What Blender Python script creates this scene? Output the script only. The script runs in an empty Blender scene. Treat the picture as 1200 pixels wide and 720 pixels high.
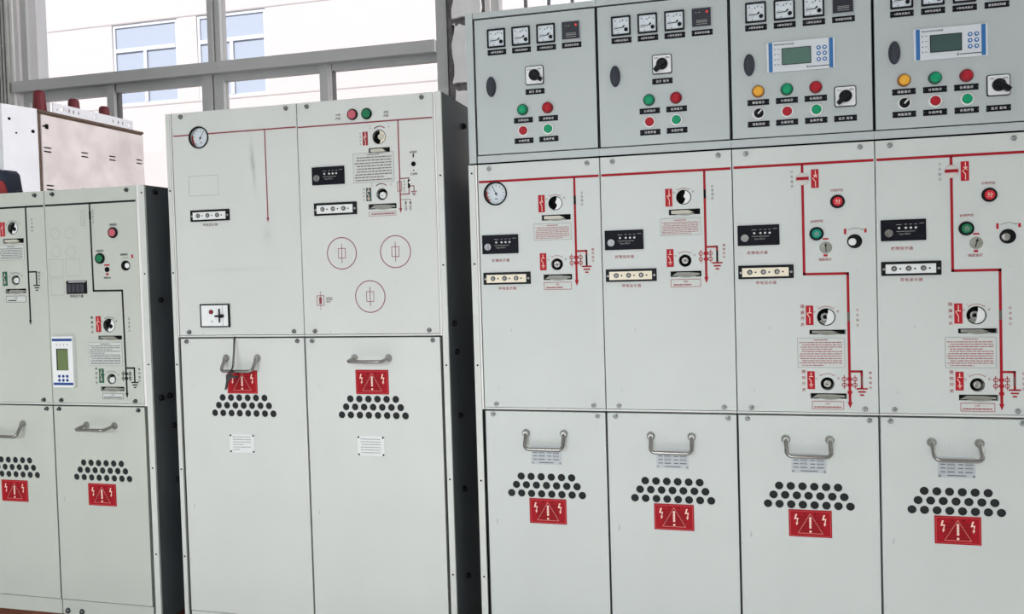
import bpy, math, random
from mathutils import Matrix, Vector

# ------------------------------------------------------------------ camera, sky, sun, light, exposure
scn = bpy.context.scene
COL = scn.collection
FLOOR = 1.20            # camera stands this high above the floor

def srgb(c):
    return tuple((x / 255 / 12.92) if x / 255 <= .04045 else ((x / 255 + .055) / 1.055) ** 2.4 for x in c)

def setup_camera():
    cd = bpy.data.cameras.new('camera'); co = bpy.data.objects.new('camera', cd); COL.objects.link(co)
    yaw, pit, rol = math.radians(13.996), math.radians(1.4816), math.radians(-1.6837)
    fwd = Vector((-math.sin(yaw) * math.cos(pit), math.cos(yaw) * math.cos(pit), -math.sin(pit)))
    rt = Vector((math.cos(yaw), math.sin(yaw), 0)); up = rt.cross(fwd)
    r2 = math.cos(rol) * rt + math.sin(rol) * up
    u2 = -math.sin(rol) * rt + math.cos(rol) * up
    m = Matrix((r2, u2, -fwd)).transposed().to_4x4()
    m.translation = Vector((.6031, -2.0542, FLOOR))
    co.matrix_world = m
    cd.sensor_fit = 'HORIZONTAL'; cd.sensor_width = 36
    cd.lens = 944.15 / 1200 * 36
    cd.shift_x = (600 - 602.19) / 1200
    cd.shift_y = (332.71 - 360) / 1200
    cd.clip_start = .05; cd.clip_end = 200
    scn.camera = co
setup_camera()

w = bpy.data.worlds.new('sky'); scn.world = w; w.use_nodes = True
bg = w.node_tree.nodes['Background']
bg.inputs['Color'].default_value = (*srgb((214, 228, 246)), 1)
bg.inputs['Strength'].default_value = 1.1

def light(name, kind, loc, rot, energy, color=(1, 1, 1), size=None):
    l = bpy.data.lights.new(name, kind); o = bpy.data.objects.new(name, l); COL.objects.link(o)
    o.location = loc; o.rotation_euler = rot; l.energy = energy; l.color = color
    if kind == 'AREA':
        l.shape = 'RECTANGLE'; l.size, l.size_y = size
    return o
sun = light('sun', 'SUN', (0, -10, 20), (math.radians(61), 0, math.radians(-4)), 7.3, (1, .972, .945))
sun.data.angle = math.radians(.6)
# added strip lamp outside the unseen gate, sized so the lintel shades the upper panels
gate = light('gate_strip_lamp', 'AREA', (-1.0, -10.5, 3.45), (math.radians(78), 0, 0), 365, (.965, .985, 1), (5.2, 1.35))
# fill lamp added in a made-up side opening to brighten the tank
side_fill = light('side_fill_lamp', 'AREA', (4.62, .85, 2.6), (math.radians(90), 0, math.radians(90)), 190, (1, .985, .98), (1.5, 1.3))

vs = scn.view_settings
vs.view_transform = 'Standard'; vs.look = 'None'; vs.exposure = 0; vs.gamma = 1; vs.use_curve_mapping = False

# ------------------------------------------------------------------ materials
MATS = {}
def mat(name, rgb, rough=.5, metal=0., spec=.5, var=0., scale=8., dirt=None, bump=0., bscale=300., emit=None, coat=0., specks=0.):
    m = bpy.data.materials.new(name); m.use_nodes = True; nt = m.node_tree; p = nt.nodes['Principled BSDF']
    c = (*srgb(rgb), 1)
    p.inputs['Base Color'].default_value = c; p.inputs['Roughness'].default_value = rough
    p.inputs['Metallic'].default_value = metal; p.inputs['Specular IOR Level'].default_value = spec
    if coat: p.inputs['Coat Weight'].default_value = coat; p.inputs['Coat Roughness'].default_value = .15
    tc = None
    if var or dirt or bump: tc = nt.nodes.new('ShaderNodeTexCoord')
    if var or dirt:
        n = nt.nodes.new('ShaderNodeTexNoise'); n.inputs['Scale'].default_value = scale; n.inputs['Detail'].default_value = 6
        nt.links.new(tc.outputs['Object'], n.inputs['Vector'])
        r = nt.nodes.new('ShaderNodeMapRange'); r.inputs['From Min'].default_value = .35; r.inputs['From Max'].default_value = .7
        nt.links.new(n.outputs['Fac'], r.inputs['Value'])
        mx = nt.nodes.new('ShaderNodeMix'); mx.data_type = 'RGBA'
        d = srgb(dirt) if dirt else tuple(x * (1 - var) for x in c[:3])
        mx.inputs[6].default_value = c; mx.inputs[7].default_value = (*d, 1)
        nt.links.new(r.outputs['Result'], mx.inputs[0]); nt.links.new(mx.outputs[2], p.inputs['Base Color'])
    if specks:                                   # small chips and rub marks in the paint
        src = p.inputs['Base Color'].links[0].from_socket
        n3 = nt.nodes.new('ShaderNodeTexNoise'); n3.inputs['Scale'].default_value = 55; n3.inputs['Detail'].default_value = 3
        mp = nt.nodes.new('ShaderNodeMapping'); mp.inputs['Scale'].default_value = (1, 1, .45)
        nt.links.new(tc.outputs['Object'], mp.inputs['Vector']); nt.links.new(mp.outputs['Vector'], n3.inputs['Vector'])
        r3 = nt.nodes.new('ShaderNodeMapRange'); r3.inputs['From Min'].default_value = .72; r3.inputs['From Max'].default_value = .80; r3.inputs['To Max'].default_value = specks
        nt.links.new(n3.outputs['Fac'], r3.inputs['Value'])
        m3 = nt.nodes.new('ShaderNodeMix'); m3.data_type = 'RGBA'; m3.inputs[7].default_value = (.16, .17, .17, 1)
        nt.links.new(r3.outputs['Result'], m3.inputs[0]); nt.links.new(src, m3.inputs[6]); nt.links.new(m3.outputs[2], p.inputs['Base Color'])
    if bump:
        n2 = nt.nodes.new('ShaderNodeTexNoise'); n2.inputs['Scale'].default_value = bscale; n2.inputs['Detail'].default_value = 2
        nt.links.new(tc.outputs['Object'], n2.inputs['Vector'])
        b = nt.nodes.new('ShaderNodeBump'); b.inputs['Strength'].default_value = bump; b.inputs['Distance'].default_value = .001
        nt.links.new(n2.outputs['Fac'], b.inputs['Height']); nt.links.new(b.outputs['Normal'], p.inputs['Normal'])
    if emit:
        p.inputs['Emission Color'].default_value = (*srgb(rgb), 1); p.inputs['Emission Strength'].default_value = emit
    MATS[name] = m
    return m
mat('paint', (206, 211, 208), .42, var=.045, specks=.5, scale=5, bump=.08, bscale=500)
mat('paint_box', (184, 191, 191), .42, var=.03, scale=4, bump=.1, bscale=450)
mat('paint_left', (196, 201, 192), .45, var=.05, specks=.5, scale=5, bump=.08, bscale=500)
mat('paint_mid', (212, 215, 211), .42, var=.045, specks=.5, scale=5, bump=.08, bscale=500)
mat('stile_paint', (212, 215, 210), .4, var=.05, scale=30)
mat('carcass', (58, 62, 62), .6)  # dark colour stands in for the shade in the panel gaps
mat('edge_highlight', (236, 235, 232), .35)  # light caught on the folded edges, put into the colour
mat('rail', (214, 216, 212), .35)
mat('gasket', (10, 11, 14), .8, spec=.1)
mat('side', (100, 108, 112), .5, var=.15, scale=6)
mat('black', (15, 16, 20), .5, spec=.2)
mat('black_label', (14, 16, 26), .55, spec=.15)
mat('rubber', (58, 62, 70), .6, spec=.25)
mat('hole', (30, 33, 36), .8, var=.3, scale=40)
mat('pit', (9, 9, 10), .7, spec=.15)
mat('white', (236, 238, 238), .4)
mat('white_print', (235, 235, 235), .6)
mat('dial', (222, 230, 236), .5, spec=.2)
mat('indicator_disc', (206, 203, 198), .5, spec=.2)
mat('cream', (238, 228, 206), .45)
mat('plate_pale', (228, 231, 230), .5)
mat('chrome', (150, 148, 145), .2, metal=1.)
mat('steel', (176, 176, 172), .35, metal=1., var=.2, scale=60)
mat('bolt', (158, 160, 160), .28, metal=1.)
mat('ring_silver', (228, 228, 226), .35, metal=.35)
mat('bolt_mid', (126, 128, 128), .25, metal=1.)
mat('bolt_dark', (96, 98, 100), .25, metal=1.)
mat('latch', (206, 202, 186), .4, var=.15, scale=60)
mat('latch_grey', (150, 152, 142), .4, var=.2, scale=60)
mat('red_print', (162, 22, 36), .55, spec=.2)
mat('text_red', (158, 62, 68), .6)
mat('text_dim', (112, 98, 99), .6)
mat('text_grey', (150, 150, 148), .6)
mat('text_left', (74, 72, 70), .6)
mat('text_grey_dark', (92, 94, 98), .6)
mat('text_black', (42, 43, 44), .6)
mat('outline', (146, 150, 144), .6)
mat('mimic_black', (28, 31, 31), .6, spec=.2)
mat('mimic_maroon', (140, 52, 62), .55)
mat('symbol_red', (178, 30, 44), .55, spec=.2)
mat('symbol_maroon', (150, 48, 62), .55, spec=.2)
mat('symbol_slate', (74, 94, 88), .55, spec=.2)
mat('symbol_green', (22, 92, 66), .5)
mat('sign_red', (164, 12, 28), .55, spec=.2)
mat('sign_dark', (84, 6, 16), .6, spec=.2)
mat('sign_pale', (246, 214, 200), .5)
mat('green_lens', (16, 150, 104), .5, spec=.25)
mat('red_lens', (170, 26, 42), .5, spec=.25)
mat('amber_lens', (236, 172, 58), .5, spec=.25)
mat('green_ring', (14, 74, 56), .4)
mat('red_ring', (120, 18, 30), .4)
mat('amber_ring', (146, 88, 24), .4)
mat('teal_cap', (16, 140, 120), .5, spec=.25)
mat('green_cap', (30, 118, 78), .5, spec=.25)
mat('red_cap', (206, 48, 60), .5, spec=.25)
mat('pink_cap', (196, 96, 110), .5, spec=.25)
mat('lcd', (84, 116, 106), .35, spec=.25)
mat('lcd_dark', (66, 88, 86), .35, spec=.25)
mat('lcd_green', (104, 122, 78), .3)
mat('blue', (40, 108, 172), .45)
mat('blue_deep', (22, 66, 140), .45)
mat('relay_white', (214, 219, 224), .5, spec=.3)
mat('display_dark', (48, 50, 58), .4, spec=.25)
mat('led_red', (225, 60, 56), .4, emit=.35)
mat('clear_edge', (176, 180, 184), .25)
mat('module', (52, 54, 62), .4)
mat('alu', (190, 191, 190), .45, var=.08, scale=4)
mat('alu_dark', (104, 104, 106), .5)
mat('alu_pale', (214, 210, 210), .45)
mat('plaster', (236, 234, 235), .85, var=.12, scale=9, bump=.5, bscale=60)
mat('wall_paint', (206, 206, 204), .8, var=.05, scale=2)
mat('mortar', (124, 119, 120), .95, var=.45, scale=40, bump=1., bscale=120)
mat('joint_dark', (96, 92, 94), .95, var=.3, scale=50, bump=1., bscale=120)
mat('floor_paint', (216, 216, 214), .55, var=.2, scale=1.5)  # lightened so the unseen floor bounces light onto the fronts
mat('ceiling_paint', (225, 225, 222), .8)
mat('cladding', (186, 186, 182), .55, var=.15, scale=12)
mat('timber', (120, 66, 44), .8, var=.35, scale=20)
mat('facade', (174, 168, 167), .8)
mat('facade_groove', (150, 145, 144), .8)
mat('facade_frame', (176, 180, 186), .5)
mat('facade_glass', (146, 154, 168), .3, spec=.3)
mat('yard', (170, 166, 160), .85, var=.15, scale=1)
mat('tank_steel', (242, 232, 231), .5, dirt=(218, 206, 206), scale=7, bump=.1, bscale=60)
mat('tank_white', (240, 240, 246), .45, var=.06, scale=10)
mat('tank_edge', (110, 88, 74), .7, var=.35, scale=60)
mat('bushing_red', (104, 14, 28), .4)
mat('navy', (20, 34, 58), .6, var=.3, scale=30)
mat('bag_red', (150, 40, 44), .6)
mat('strap_black', (44, 46, 48), .5)

def smear_mat():
    """grey paint with two dark rubbed streaks, where the photograph shows them on one panel"""
    m = MATS['paint_mid'].copy(); m.name = 'paint_scuffed'; nt = m.node_tree; p = nt.nodes['Principled BSDF']
    link = p.inputs['Base Color'].links[0].from_socket
    tc = nt.nodes.new('ShaderNodeTexCoord'); last = link
    for (cx, cz, sx, sz, k, sl) in ((.262, 1.50, .006, .055, .38, -.06), (.30, 1.30, .014, .03, .12, 0), (.19, 1.205, .10, .007, .10, .05)):
        sep = nt.nodes.new('ShaderNodeSeparateXYZ'); nt.links.new(tc.outputs['Object'], sep.inputs[0])
        def mth(op, a, b):
            n = nt.nodes.new('ShaderNodeMath'); n.operation = op
            for i, x in enumerate((a, b)):
                if isinstance(x, (int, float)): n.inputs[i].default_value = x
                elif x is not None: nt.links.new(x, n.inputs[i])
            return n.outputs[0]
        dz = mth('SUBTRACT', sep.outputs['Z'], cz); dx = mth('SUBTRACT', sep.outputs['X'], cx)
        dx = mth('SUBTRACT', dx, mth('MULTIPLY', dz, sl))
        e = mth('ADD', mth('POWER', mth('DIVIDE', dx, sx), 2.), mth('POWER', mth('DIVIDE', dz, sz), 2.))
        g = mth('MULTIPLY', mth('EXPONENT', mth('MULTIPLY', e, -1.), None), k)
        nz = nt.nodes.new('ShaderNodeTexNoise'); nz.inputs['Scale'].default_value = 45
        nt.links.new(tc.outputs['Object'], nz.inputs['Vector'])
        g = mth('MULTIPLY', g, mth('MULTIPLY', nz.outputs['Fac'], 1.9))
        mx = nt.nodes.new('ShaderNodeMix'); mx.data_type = 'RGBA'
        nt.links.new(g, mx.inputs[0]); nt.links.new(last, mx.inputs[6]); mx.inputs[7].default_value = (.14, .14, .15, 1)
        last = mx.outputs[2]
    nt.links.new(last, p.inputs['Base Color'])
    MATS['paint_scuffed'] = m
smear_mat()

def glass_mat():
    m = bpy.data.materials.new('window_glass'); m.use_nodes = True; nt = m.node_tree; nt.nodes.clear()
    out = nt.nodes.new('ShaderNodeOutputMaterial'); mx = nt.nodes.new('ShaderNodeMixShader')
    t = nt.nodes.new('ShaderNodeBsdfTransparent'); g = nt.nodes.new('ShaderNodeBsdfGlossy')
    t.inputs['Color'].default_value = (.97, .96, .96, 1); g.inputs['Roughness'].default_value = .03
    mx.inputs[0].default_value = .05
    nt.links.new(t.outputs[0], mx.inputs[1]); nt.links.new(g.outputs[0], mx.inputs[2]); nt.links.new(mx.outputs[0], out.inputs[0])
    MATS['window_glass'] = m
glass_mat()

# ------------------------------------------------------------------ mesh building
class B:
    """collects faces; X right, Y into the room's back wall, Z up; fronts face -Y"""
    def __init__(s): s.v = []; s.f = []; s.m = []; s.s = []
    def add(s, vs, fs, mi=0, smooth=False):
        o = len(s.v); s.v += [tuple(x) for x in vs]
        for f in fs: s.f.append(tuple(i + o for i in f)); s.m.append(mi); s.s.append(smooth)
        return s
    def box(s, x0, x1, y0, y1, z0, z1, mi=0):
        return s.add([(x0, y0, z0), (x1, y0, z0), (x1, y1, z0), (x0, y1, z0), (x0, y0, z1), (x1, y0, z1), (x1, y1, z1), (x0, y1, z1)],
                     [(0, 1, 5, 4), (1, 2, 6, 5), (2, 3, 7, 6), (3, 0, 4, 7), (4, 5, 6, 7), (3, 2, 1, 0)], mi)
    def prism(s, pts, y0, y1, c=0., mi=0, mi_front=None):
        """polygon (x,z counter-clockwise seen from the front) from y0 (front) back to y1, front edge chamfered by c"""
        n = len(pts); cx = sum(p[0] for p in pts) / n; cz = sum(p[1] for p in pts) / n
        def ins(p):
            dx, dz = p[0] - cx, p[1] - cz; l = math.hypot(dx, dz) or 1
            k = max(0, (l - c * 1.2) / l); return (cx + dx * k, cz + dz * k)
        fr = [ins(p) for p in pts] if c else pts
        rings = [[(p[0], y0, p[1]) for p in fr]]
        if c: rings.append([(p[0], y0 + c, p[1]) for p in pts])
        rings.append([(p[0], y1, p[1]) for p in pts])
        vs = [v for r in rings for v in r]; fs = []
        for k in range(len(rings) - 1):
            for i in range(n):
                j = (i + 1) % n; fs.append((k * n + i, (k + 1) * n + i, (k + 1) * n + j, k * n + j))
        s.add(vs, fs, mi); s.add(rings[0], [tuple(range(n))], mi if mi_front is None else mi_front)
        return s
    def rrect(s, w, h, y0, y1, r=.002, c=.0008, cx=0, cz=0, mi=0, mi_front=None):
        return s.prism(rr(w, h, r, cx, cz), y0, y1, c, mi, mi_front)
    def lathe(s, prof, n=20, cx=0, cz=0, mi=0, smooth=True, sx=1., sz=1., cap=True):
        """profile of (radius, y) from back to front, turned about the Y axis; closed by a disc when it ends at r > 0"""
        vs = []; fs = []
        for (r, y) in prof:
            for i in range(n):
                a = 2 * math.pi * i / n; vs.append((cx + r * sx * math.cos(a), y, cz + r * sz * math.sin(a)))
        for k in range(len(prof) - 1):
            for i in range(n):
                j = (i + 1) % n; fs.append((k * n + i, k * n + j, (k + 1) * n + j, (k + 1) * n + i))
        s.add(vs, fs, mi, smooth)
        if cap and prof[-1][0] > 1e-6: s.add(vs[-n:], [tuple(range(n))], mi)
        return s
    def lathe_z(s, prof, n=20, cx=0, cy=0, mi=0):
        vs = []; fs = []
        for (r, z) in prof:
            for i in range(n):
                a = 2 * math.pi * i / n; vs.append((cx + r * math.cos(a), cy + r * math.sin(a), z))
        for k in range(len(prof) - 1):
            for i in range(n):
                j = (i + 1) % n; fs.append((k * n + i, k * n + j, (k + 1) * n + j, (k + 1) * n + i))
        s.add(vs, fs, mi, True); s.add(vs[-n:], [tuple(range(n))], mi); s.add(vs[:n][::-1], [tuple(range(n))], mi)
        return s
    def disc(s, r, y, cx=0, cz=0, n=20, mi=0, sx=1., sz=1.):
        return s.add([(cx + r * sx * math.cos(2 * math.pi * i / n), y, cz + r * sz * math.sin(2 * math.pi * i / n)) for i in range(n)], [tuple(range(n))], mi)
    def ring(s, r0, r1, y, cx=0, cz=0, n=24, mi=0, a0=0., a1=360., sx=1., sz=1.):
        full = abs(a1 - a0) >= 359.9; vs = []; fs = []; k = n if full else n + 1
        for i in range(k):
            a = math.radians(a0 + (a1 - a0) * i / n)
            for r in (r0, r1): vs.append((cx + r * sx * math.cos(a), y, cz + r * sz * math.sin(a)))
        for i in range(n):
            j = (i + 1) % k; fs.append((2 * i, 2 * i + 1, 2 * j + 1, 2 * j))
        return s.add(vs, fs, mi)
    def poly(s, pts, y, mi=0): return s.add([(p[0], y, p[1]) for p in pts], [tuple(range(len(pts)))], mi)
    def rect(s, cx, cz, w, h, y, mi=0):
        return s.poly([(cx - w / 2, cz - h / 2), (cx + w / 2, cz - h / 2), (cx + w / 2, cz + h / 2), (cx - w / 2, cz + h / 2)], y, mi)
    def line(s, pts, wd, y, mi=0):
        """poly-line of flat segments with square ends"""
        for a, b in zip(pts[:-1], pts[1:]):
            dx, dz = b[0] - a[0], b[1] - a[1]; l = math.hypot(dx, dz) or 1; nx, nz = -dz / l * wd / 2, dx / l * wd / 2
            ex, ez = dx / l * wd / 2, dz / l * wd / 2
            s.poly([(a[0] - nx - ex, a[1] - nz - ez), (b[0] - nx + ex, b[1] - nz + ez), (b[0] + nx + ex, b[1] + nz + ez), (a[0] + nx - ex, a[1] + nz - ez)], y, mi)
        return s
    def frame(s, cx, cz, w, h, t, y, mi=0):
        s.rect(cx, cz + h / 2 - t / 2, w, t, y, mi).rect(cx, cz - h / 2 + t / 2, w, t, y, mi)
        return s.rect(cx - w / 2 + t / 2, cz, t, h - 2 * t, y, mi).rect(cx + w / 2 - t / 2, cz, t, h - 2 * t, y, mi)
    def tube(s, pts, r, n=10, mi=0):
        pts = [Vector(p) for p in pts]; vs = []; fs = []; prev = None
        for i, p in enumerate(pts):
            t = (pts[min(i + 1, len(pts) - 1)] - pts[max(i - 1, 0)]).normalized()
            a = prev if prev is not None else (Vector((0, 0, 1)) if abs(t.z) < .9 else Vector((1, 0, 0)))
            x = (a - a.dot(t) * t).normalized(); prev = x; y = t.cross(x)
            for k in range(n):
                g = 2 * math.pi * k / n; vs.append(p + x * math.cos(g) * r + y * math.sin(g) * r)
        for i in range(len(pts) - 1):
            for k in range(n):
                j = (k + 1) % n; fs.append((i * n + k, i * n + j, (i + 1) * n + j, (i + 1) * n + k))
        s.add(vs, fs, mi, True); s.add(vs[:n][::-1], [tuple(range(n))], mi); s.add(vs[-n:], [tuple(range(n))], mi)
        return s
    def mesh(s, name, mats):
        me = bpy.data.meshes.new(name); me.from_pydata(s.v, [], s.f)
        for m in mats: me.materials.append(MATS[m])
        me.polygons.foreach_set('material_index', s.m); me.polygons.foreach_set('use_smooth', s.s)
        me.update(); return me

def rr(w, h, r, cx=0, cz=0, k=4):
    p = []
    for (sx, sz, a0) in ((1, -1, -90), (1, 1, 0), (-1, 1, 90), (-1, -1, 180)):
        for i in range(k + 1):
            a = math.radians(a0 + 90 * i / k); p.append((cx + sx * (w / 2 - r) + r * math.cos(a), cz + sz * (h / 2 - r) + r * math.sin(a)))
    return p
def circ(cx, cz, r, n=20): return [(cx + r * math.cos(2 * math.pi * i / n), cz + r * math.sin(2 * math.pi * i / n)) for i in range(n)]
def rc(x0, x1, z0, z1): return [(x0, z0), (x1, z0), (x1, z1), (x0, z1)]

CACHE = {}
def finish(o, parent, loc, rot, label):
    COL.objects.link(o)
    if parent is not None: o.parent = parent
    o.location = loc
    if rot: o.rotation_euler = rot
    if label: o['label'] = label
    return o
def part(name, key, maker, mats, parent, loc=(0, 0, 0), rot=None, label=None):
    """one mesh object; the mesh is shared by every part with the same key"""
    if isinstance(mats, str): mats = (mats,)
    me = CACHE.get((key, mats)) if key else None
    if me is None:
        b = B(); maker(b); me = b.mesh(name, mats)
        if key: CACHE[(key, mats)] = me
    return finish(bpy.data.objects.new(name, me), parent, loc, rot, label)
def at(u, v, y=0.): return (u, y, v)

def plate(name, outer, holes, y0, y1, mats, parent, loc=(0, 0, 0), bev=.0008, rot=None, key=None, label=None):
    """sheet with real cut-outs: outer polygon and holes (x,z), front at y0, back at y1"""
    me = CACHE.get(key) if key else None
    if me is None:
        c = bpy.data.curves.new('p', 'CURVE'); c.dimensions = '2D'; c.fill_mode = 'BOTH'
        c.extrude = (y1 - y0) / 2 - bev; c.bevel_depth = bev; c.bevel_resolution = 1; c.offset = -bev
        for pts in [outer] + holes:
            sp = c.splines.new('POLY'); sp.points.add(len(pts) - 1); sp.use_cyclic_u = True
            for i, p in enumerate(pts): sp.points[i].co = (p[0], p[1], 0, 1)
        o = bpy.data.objects.new('p', c); COL.objects.link(o)
        me = bpy.data.meshes.new_from_object(o.evaluated_get(bpy.context.evaluated_depsgraph_get()))
        bpy.data.objects.remove(o); bpy.data.curves.remove(c)
        me.transform(Matrix(((1, 0, 0, 0), (0, 0, -1, (y0 + y1) / 2), (0, 1, 0, 0), (0, 0, 0, 1))))
        me.materials.clear()
        for m in ((mats,) if isinstance(mats, str) else mats): me.materials.append(MATS[m])
        me.name = name
        if key: CACHE[key] = me
    return finish(bpy.data.objects.new(name, me), parent, loc, rot, label)

def text(parent, s, u, v, size, m, y=-.0006, name='lettering', spacing=1., rot=0., cs=1.):
    key = ('text', s, m, spacing, cs); me = CACHE.get(key)
    if me is None:
        c = bpy.data.curves.new('t', 'FONT'); c.body = s; c.resolution_u = 2; c.space_line = spacing; c.align_x = 'CENTER'; c.space_character = cs; c.offset = .006
        o = bpy.data.objects.new('t', c); COL.objects.link(o)
        me = bpy.data.meshes.new_from_object(o.evaluated_get(bpy.context.evaluated_depsgraph_get()))
        bpy.data.objects.remove(o); bpy.data.curves.remove(c)
        xs = [q.co.x for q in me.vertices]; ys = [q.co.y for q in me.vertices]
        me.transform(Matrix.Translation((-(min(xs) + max(xs)) / 2, -(min(ys) + max(ys)) / 2, 0)))
        me.transform(Matrix.Rotation(math.pi / 2, 4, 'X'))
        me.materials.clear(); me.materials.append(MATS[m]); me.name = name; CACHE[key] = me
    o = finish(bpy.data.objects.new(name, me), parent, (u, y, v), (0, rot, 0) if rot else None, None)
    o.scale = (size, size, size)
    return o
def vtext(parent, s, u, v, size, m, pitch, **k): return text(parent, '\n'.join(s), u, v, size, m, spacing=pitch / size, **k)

def rows(b, x0, x1, z0, z1, n, seed, mi=0, y=0., fill=.9, h=.5):
    """lines of print too small to read: short dashes in rows"""
    rnd = random.Random(seed)
    for i in range(n):
        z = z1 - (i + .5) * (z1 - z0) / n; hh = (z1 - z0) / n * h; x = x0 + rnd.choice((0, 0, .01, .03)) * (x1 - x0) * 2
        end = x0 + (x1 - x0) * (fill if rnd.random() < .7 else rnd.uniform(.35, .8))
        while x < end:
            l = (x1 - x0) * rnd.uniform(.03, .12); l = min(l, end - x)
            b.rect(x + l / 2, z, l, hh, y, mi); x += l + (x1 - x0) * .014

def thing(name, label, cat, loc, group=None, rotz=0.):
    o = bpy.data.objects.new(name, None); COL.objects.link(o); o.location = loc; o.rotation_euler = (0, 0, rotz)
    o.empty_display_size = .1; o['label'] = label; o['category'] = cat
    if group: o['group'] = group
    return o
def single(o, label, cat, group=None):
    o['label'] = label; o['category'] = cat
    if group: o['group'] = group
    return o
def struct(o, label=None):
    o['kind'] = 'structure'
    if label: o['label'] = label
    return o
def s_empty(name, label):
    o = bpy.data.objects.new(name, None); COL.objects.link(o); o['kind'] = 'structure'; o['label'] = label; return o

# ------------------------------------------------------------------ the room
X0, X1, YF, YB, HT = -3.9, 4.6, -5.6, 1.70, 3.6
Z = lambda z: z + FLOOR            # heights measured from the camera level
W1 = (-3.19, -.635); W2 = (-.44, 2.42); WZ = (Z(-.30), Z(2.10))
struct(part('floor', None, lambda b: b.box(X0, X1, YF, YB + .24, -.1, 0), 'floor_paint', None), 'worn pale grey painted concrete floor, lightened to bounce light')
struct(part('ceiling', None, lambda b: b.box(X0, X1, YF, YB + .24, HT, HT + .15), 'ceiling_paint', None), 'plain white ceiling')
struct(part('wall_left', None, lambda b: b.box(X0 - .2, X0, YF, YB + .24, 0, HT), 'wall_paint', None), 'plain left wall')
def right_wall(b):
    b.box(X1, X1 + .2, YF, .1, 0, HT); b.box(X1, X1 + .2, 1.6, YB + .24, 0, HT); b.box(X1, X1 + .2, .1, 1.6, 0, 1.95); b.box(X1, X1 + .2, .1, 1.6, 3.25, HT)  # high opening added to let the fill lamp in
struct(part('wall_right', None, right_wall, 'wall_paint', None), 'right wall with a high opening near the back corner, added for the fill lamp')
def front_wall(b):
    b.box(X0, -3.2, YF - .2, YF, 0, HT); b.box(.8, X1, YF - .2, YF, 0, HT); b.box(-3.2, .8, YF - .2, YF, 2.68, HT)  # lintel height and gate sides set to shade the panels
struct(part('wall_front', None, front_wall, 'wall_paint', None), 'wall with wide open gate behind the camera, lintel set low for shade')
def back_wall(b):
    y1 = YB + .24
    b.box(X0, W1[0], YB, y1, 0, HT); b.box(W2[1], X1, YB, y1, 0, HT)
    b.box(W1[0], W2[1], YB, y1, 0, WZ[0]); b.box(W1[0], W2[1], YB, y1, WZ[1], HT)
wall = struct(part('wall_back', None, back_wall, 'plaster', None), 'back wall with a pier of bare concrete blocks between the windows')
part('pier_mortar', None, lambda b: b.box(W1[1] + .006, W2[0] - .006, YB + .012, YB + .24, WZ[0], WZ[1]), 'mortar', wall)
# blocks of the pier between the windows, mortar left rough between them
rnd = random.Random(4)
def ragged(x0, x1, z0, z1, j):
    p = []
    for (ax, az, bx, bz) in ((x0, z0, x1, z0), (x1, z0, x1, z1), (x1, z1, x0, z1), (x0, z1, x0, z0)):
        for t in (0, .17, .33, .5, .67, .84):
            k = j * rnd.uniform(0, 1) * (1.6 if ax == bx and ax == x0 else 1)
            x = ax + (bx - ax) * t; z = az + (bz - az) * t
            if az == bz: z += k if az == z0 else -k
            else: x += k if ax == x0 else -k
            p.append((x, z))
    return p
zz = WZ[0] - .10; k = 0
while zz < WZ[1] - .05:
    h = .315; z0, z1 = max(zz, WZ[0]) + .012, min(zz + h, WZ[1]) - .012
    mid = (W1[1] + W2[0]) / 2 + .025
    segs = ((W1[1] + .030, W2[0] - .012),) if k % 2 else ((W1[1] + .026, mid - .010), (mid + .012, W2[0] - .012))
    for (a, c) in segs:
        plate('block', ragged(a, c, z0, z1, .012), [], YB - .004 - rnd.uniform(0, .004), YB + .03, 'plaster', wall, bev=.0025)
    zz += h; k += 1
# ribbed cladding sheet left of the window
def ribs(b):
    x = -3.88
    while x < -3.21:
        b.box(x, x + .011, YB - .022, YB - .006, 0, HT); x += .022
    b.box(-3.89, -3.20, YB - .006, YB, 0, HT)
struct(part('trim_1', None, ribs, 'cladding', None), 'grey ribbed cladding sheet beside the window')

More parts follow.
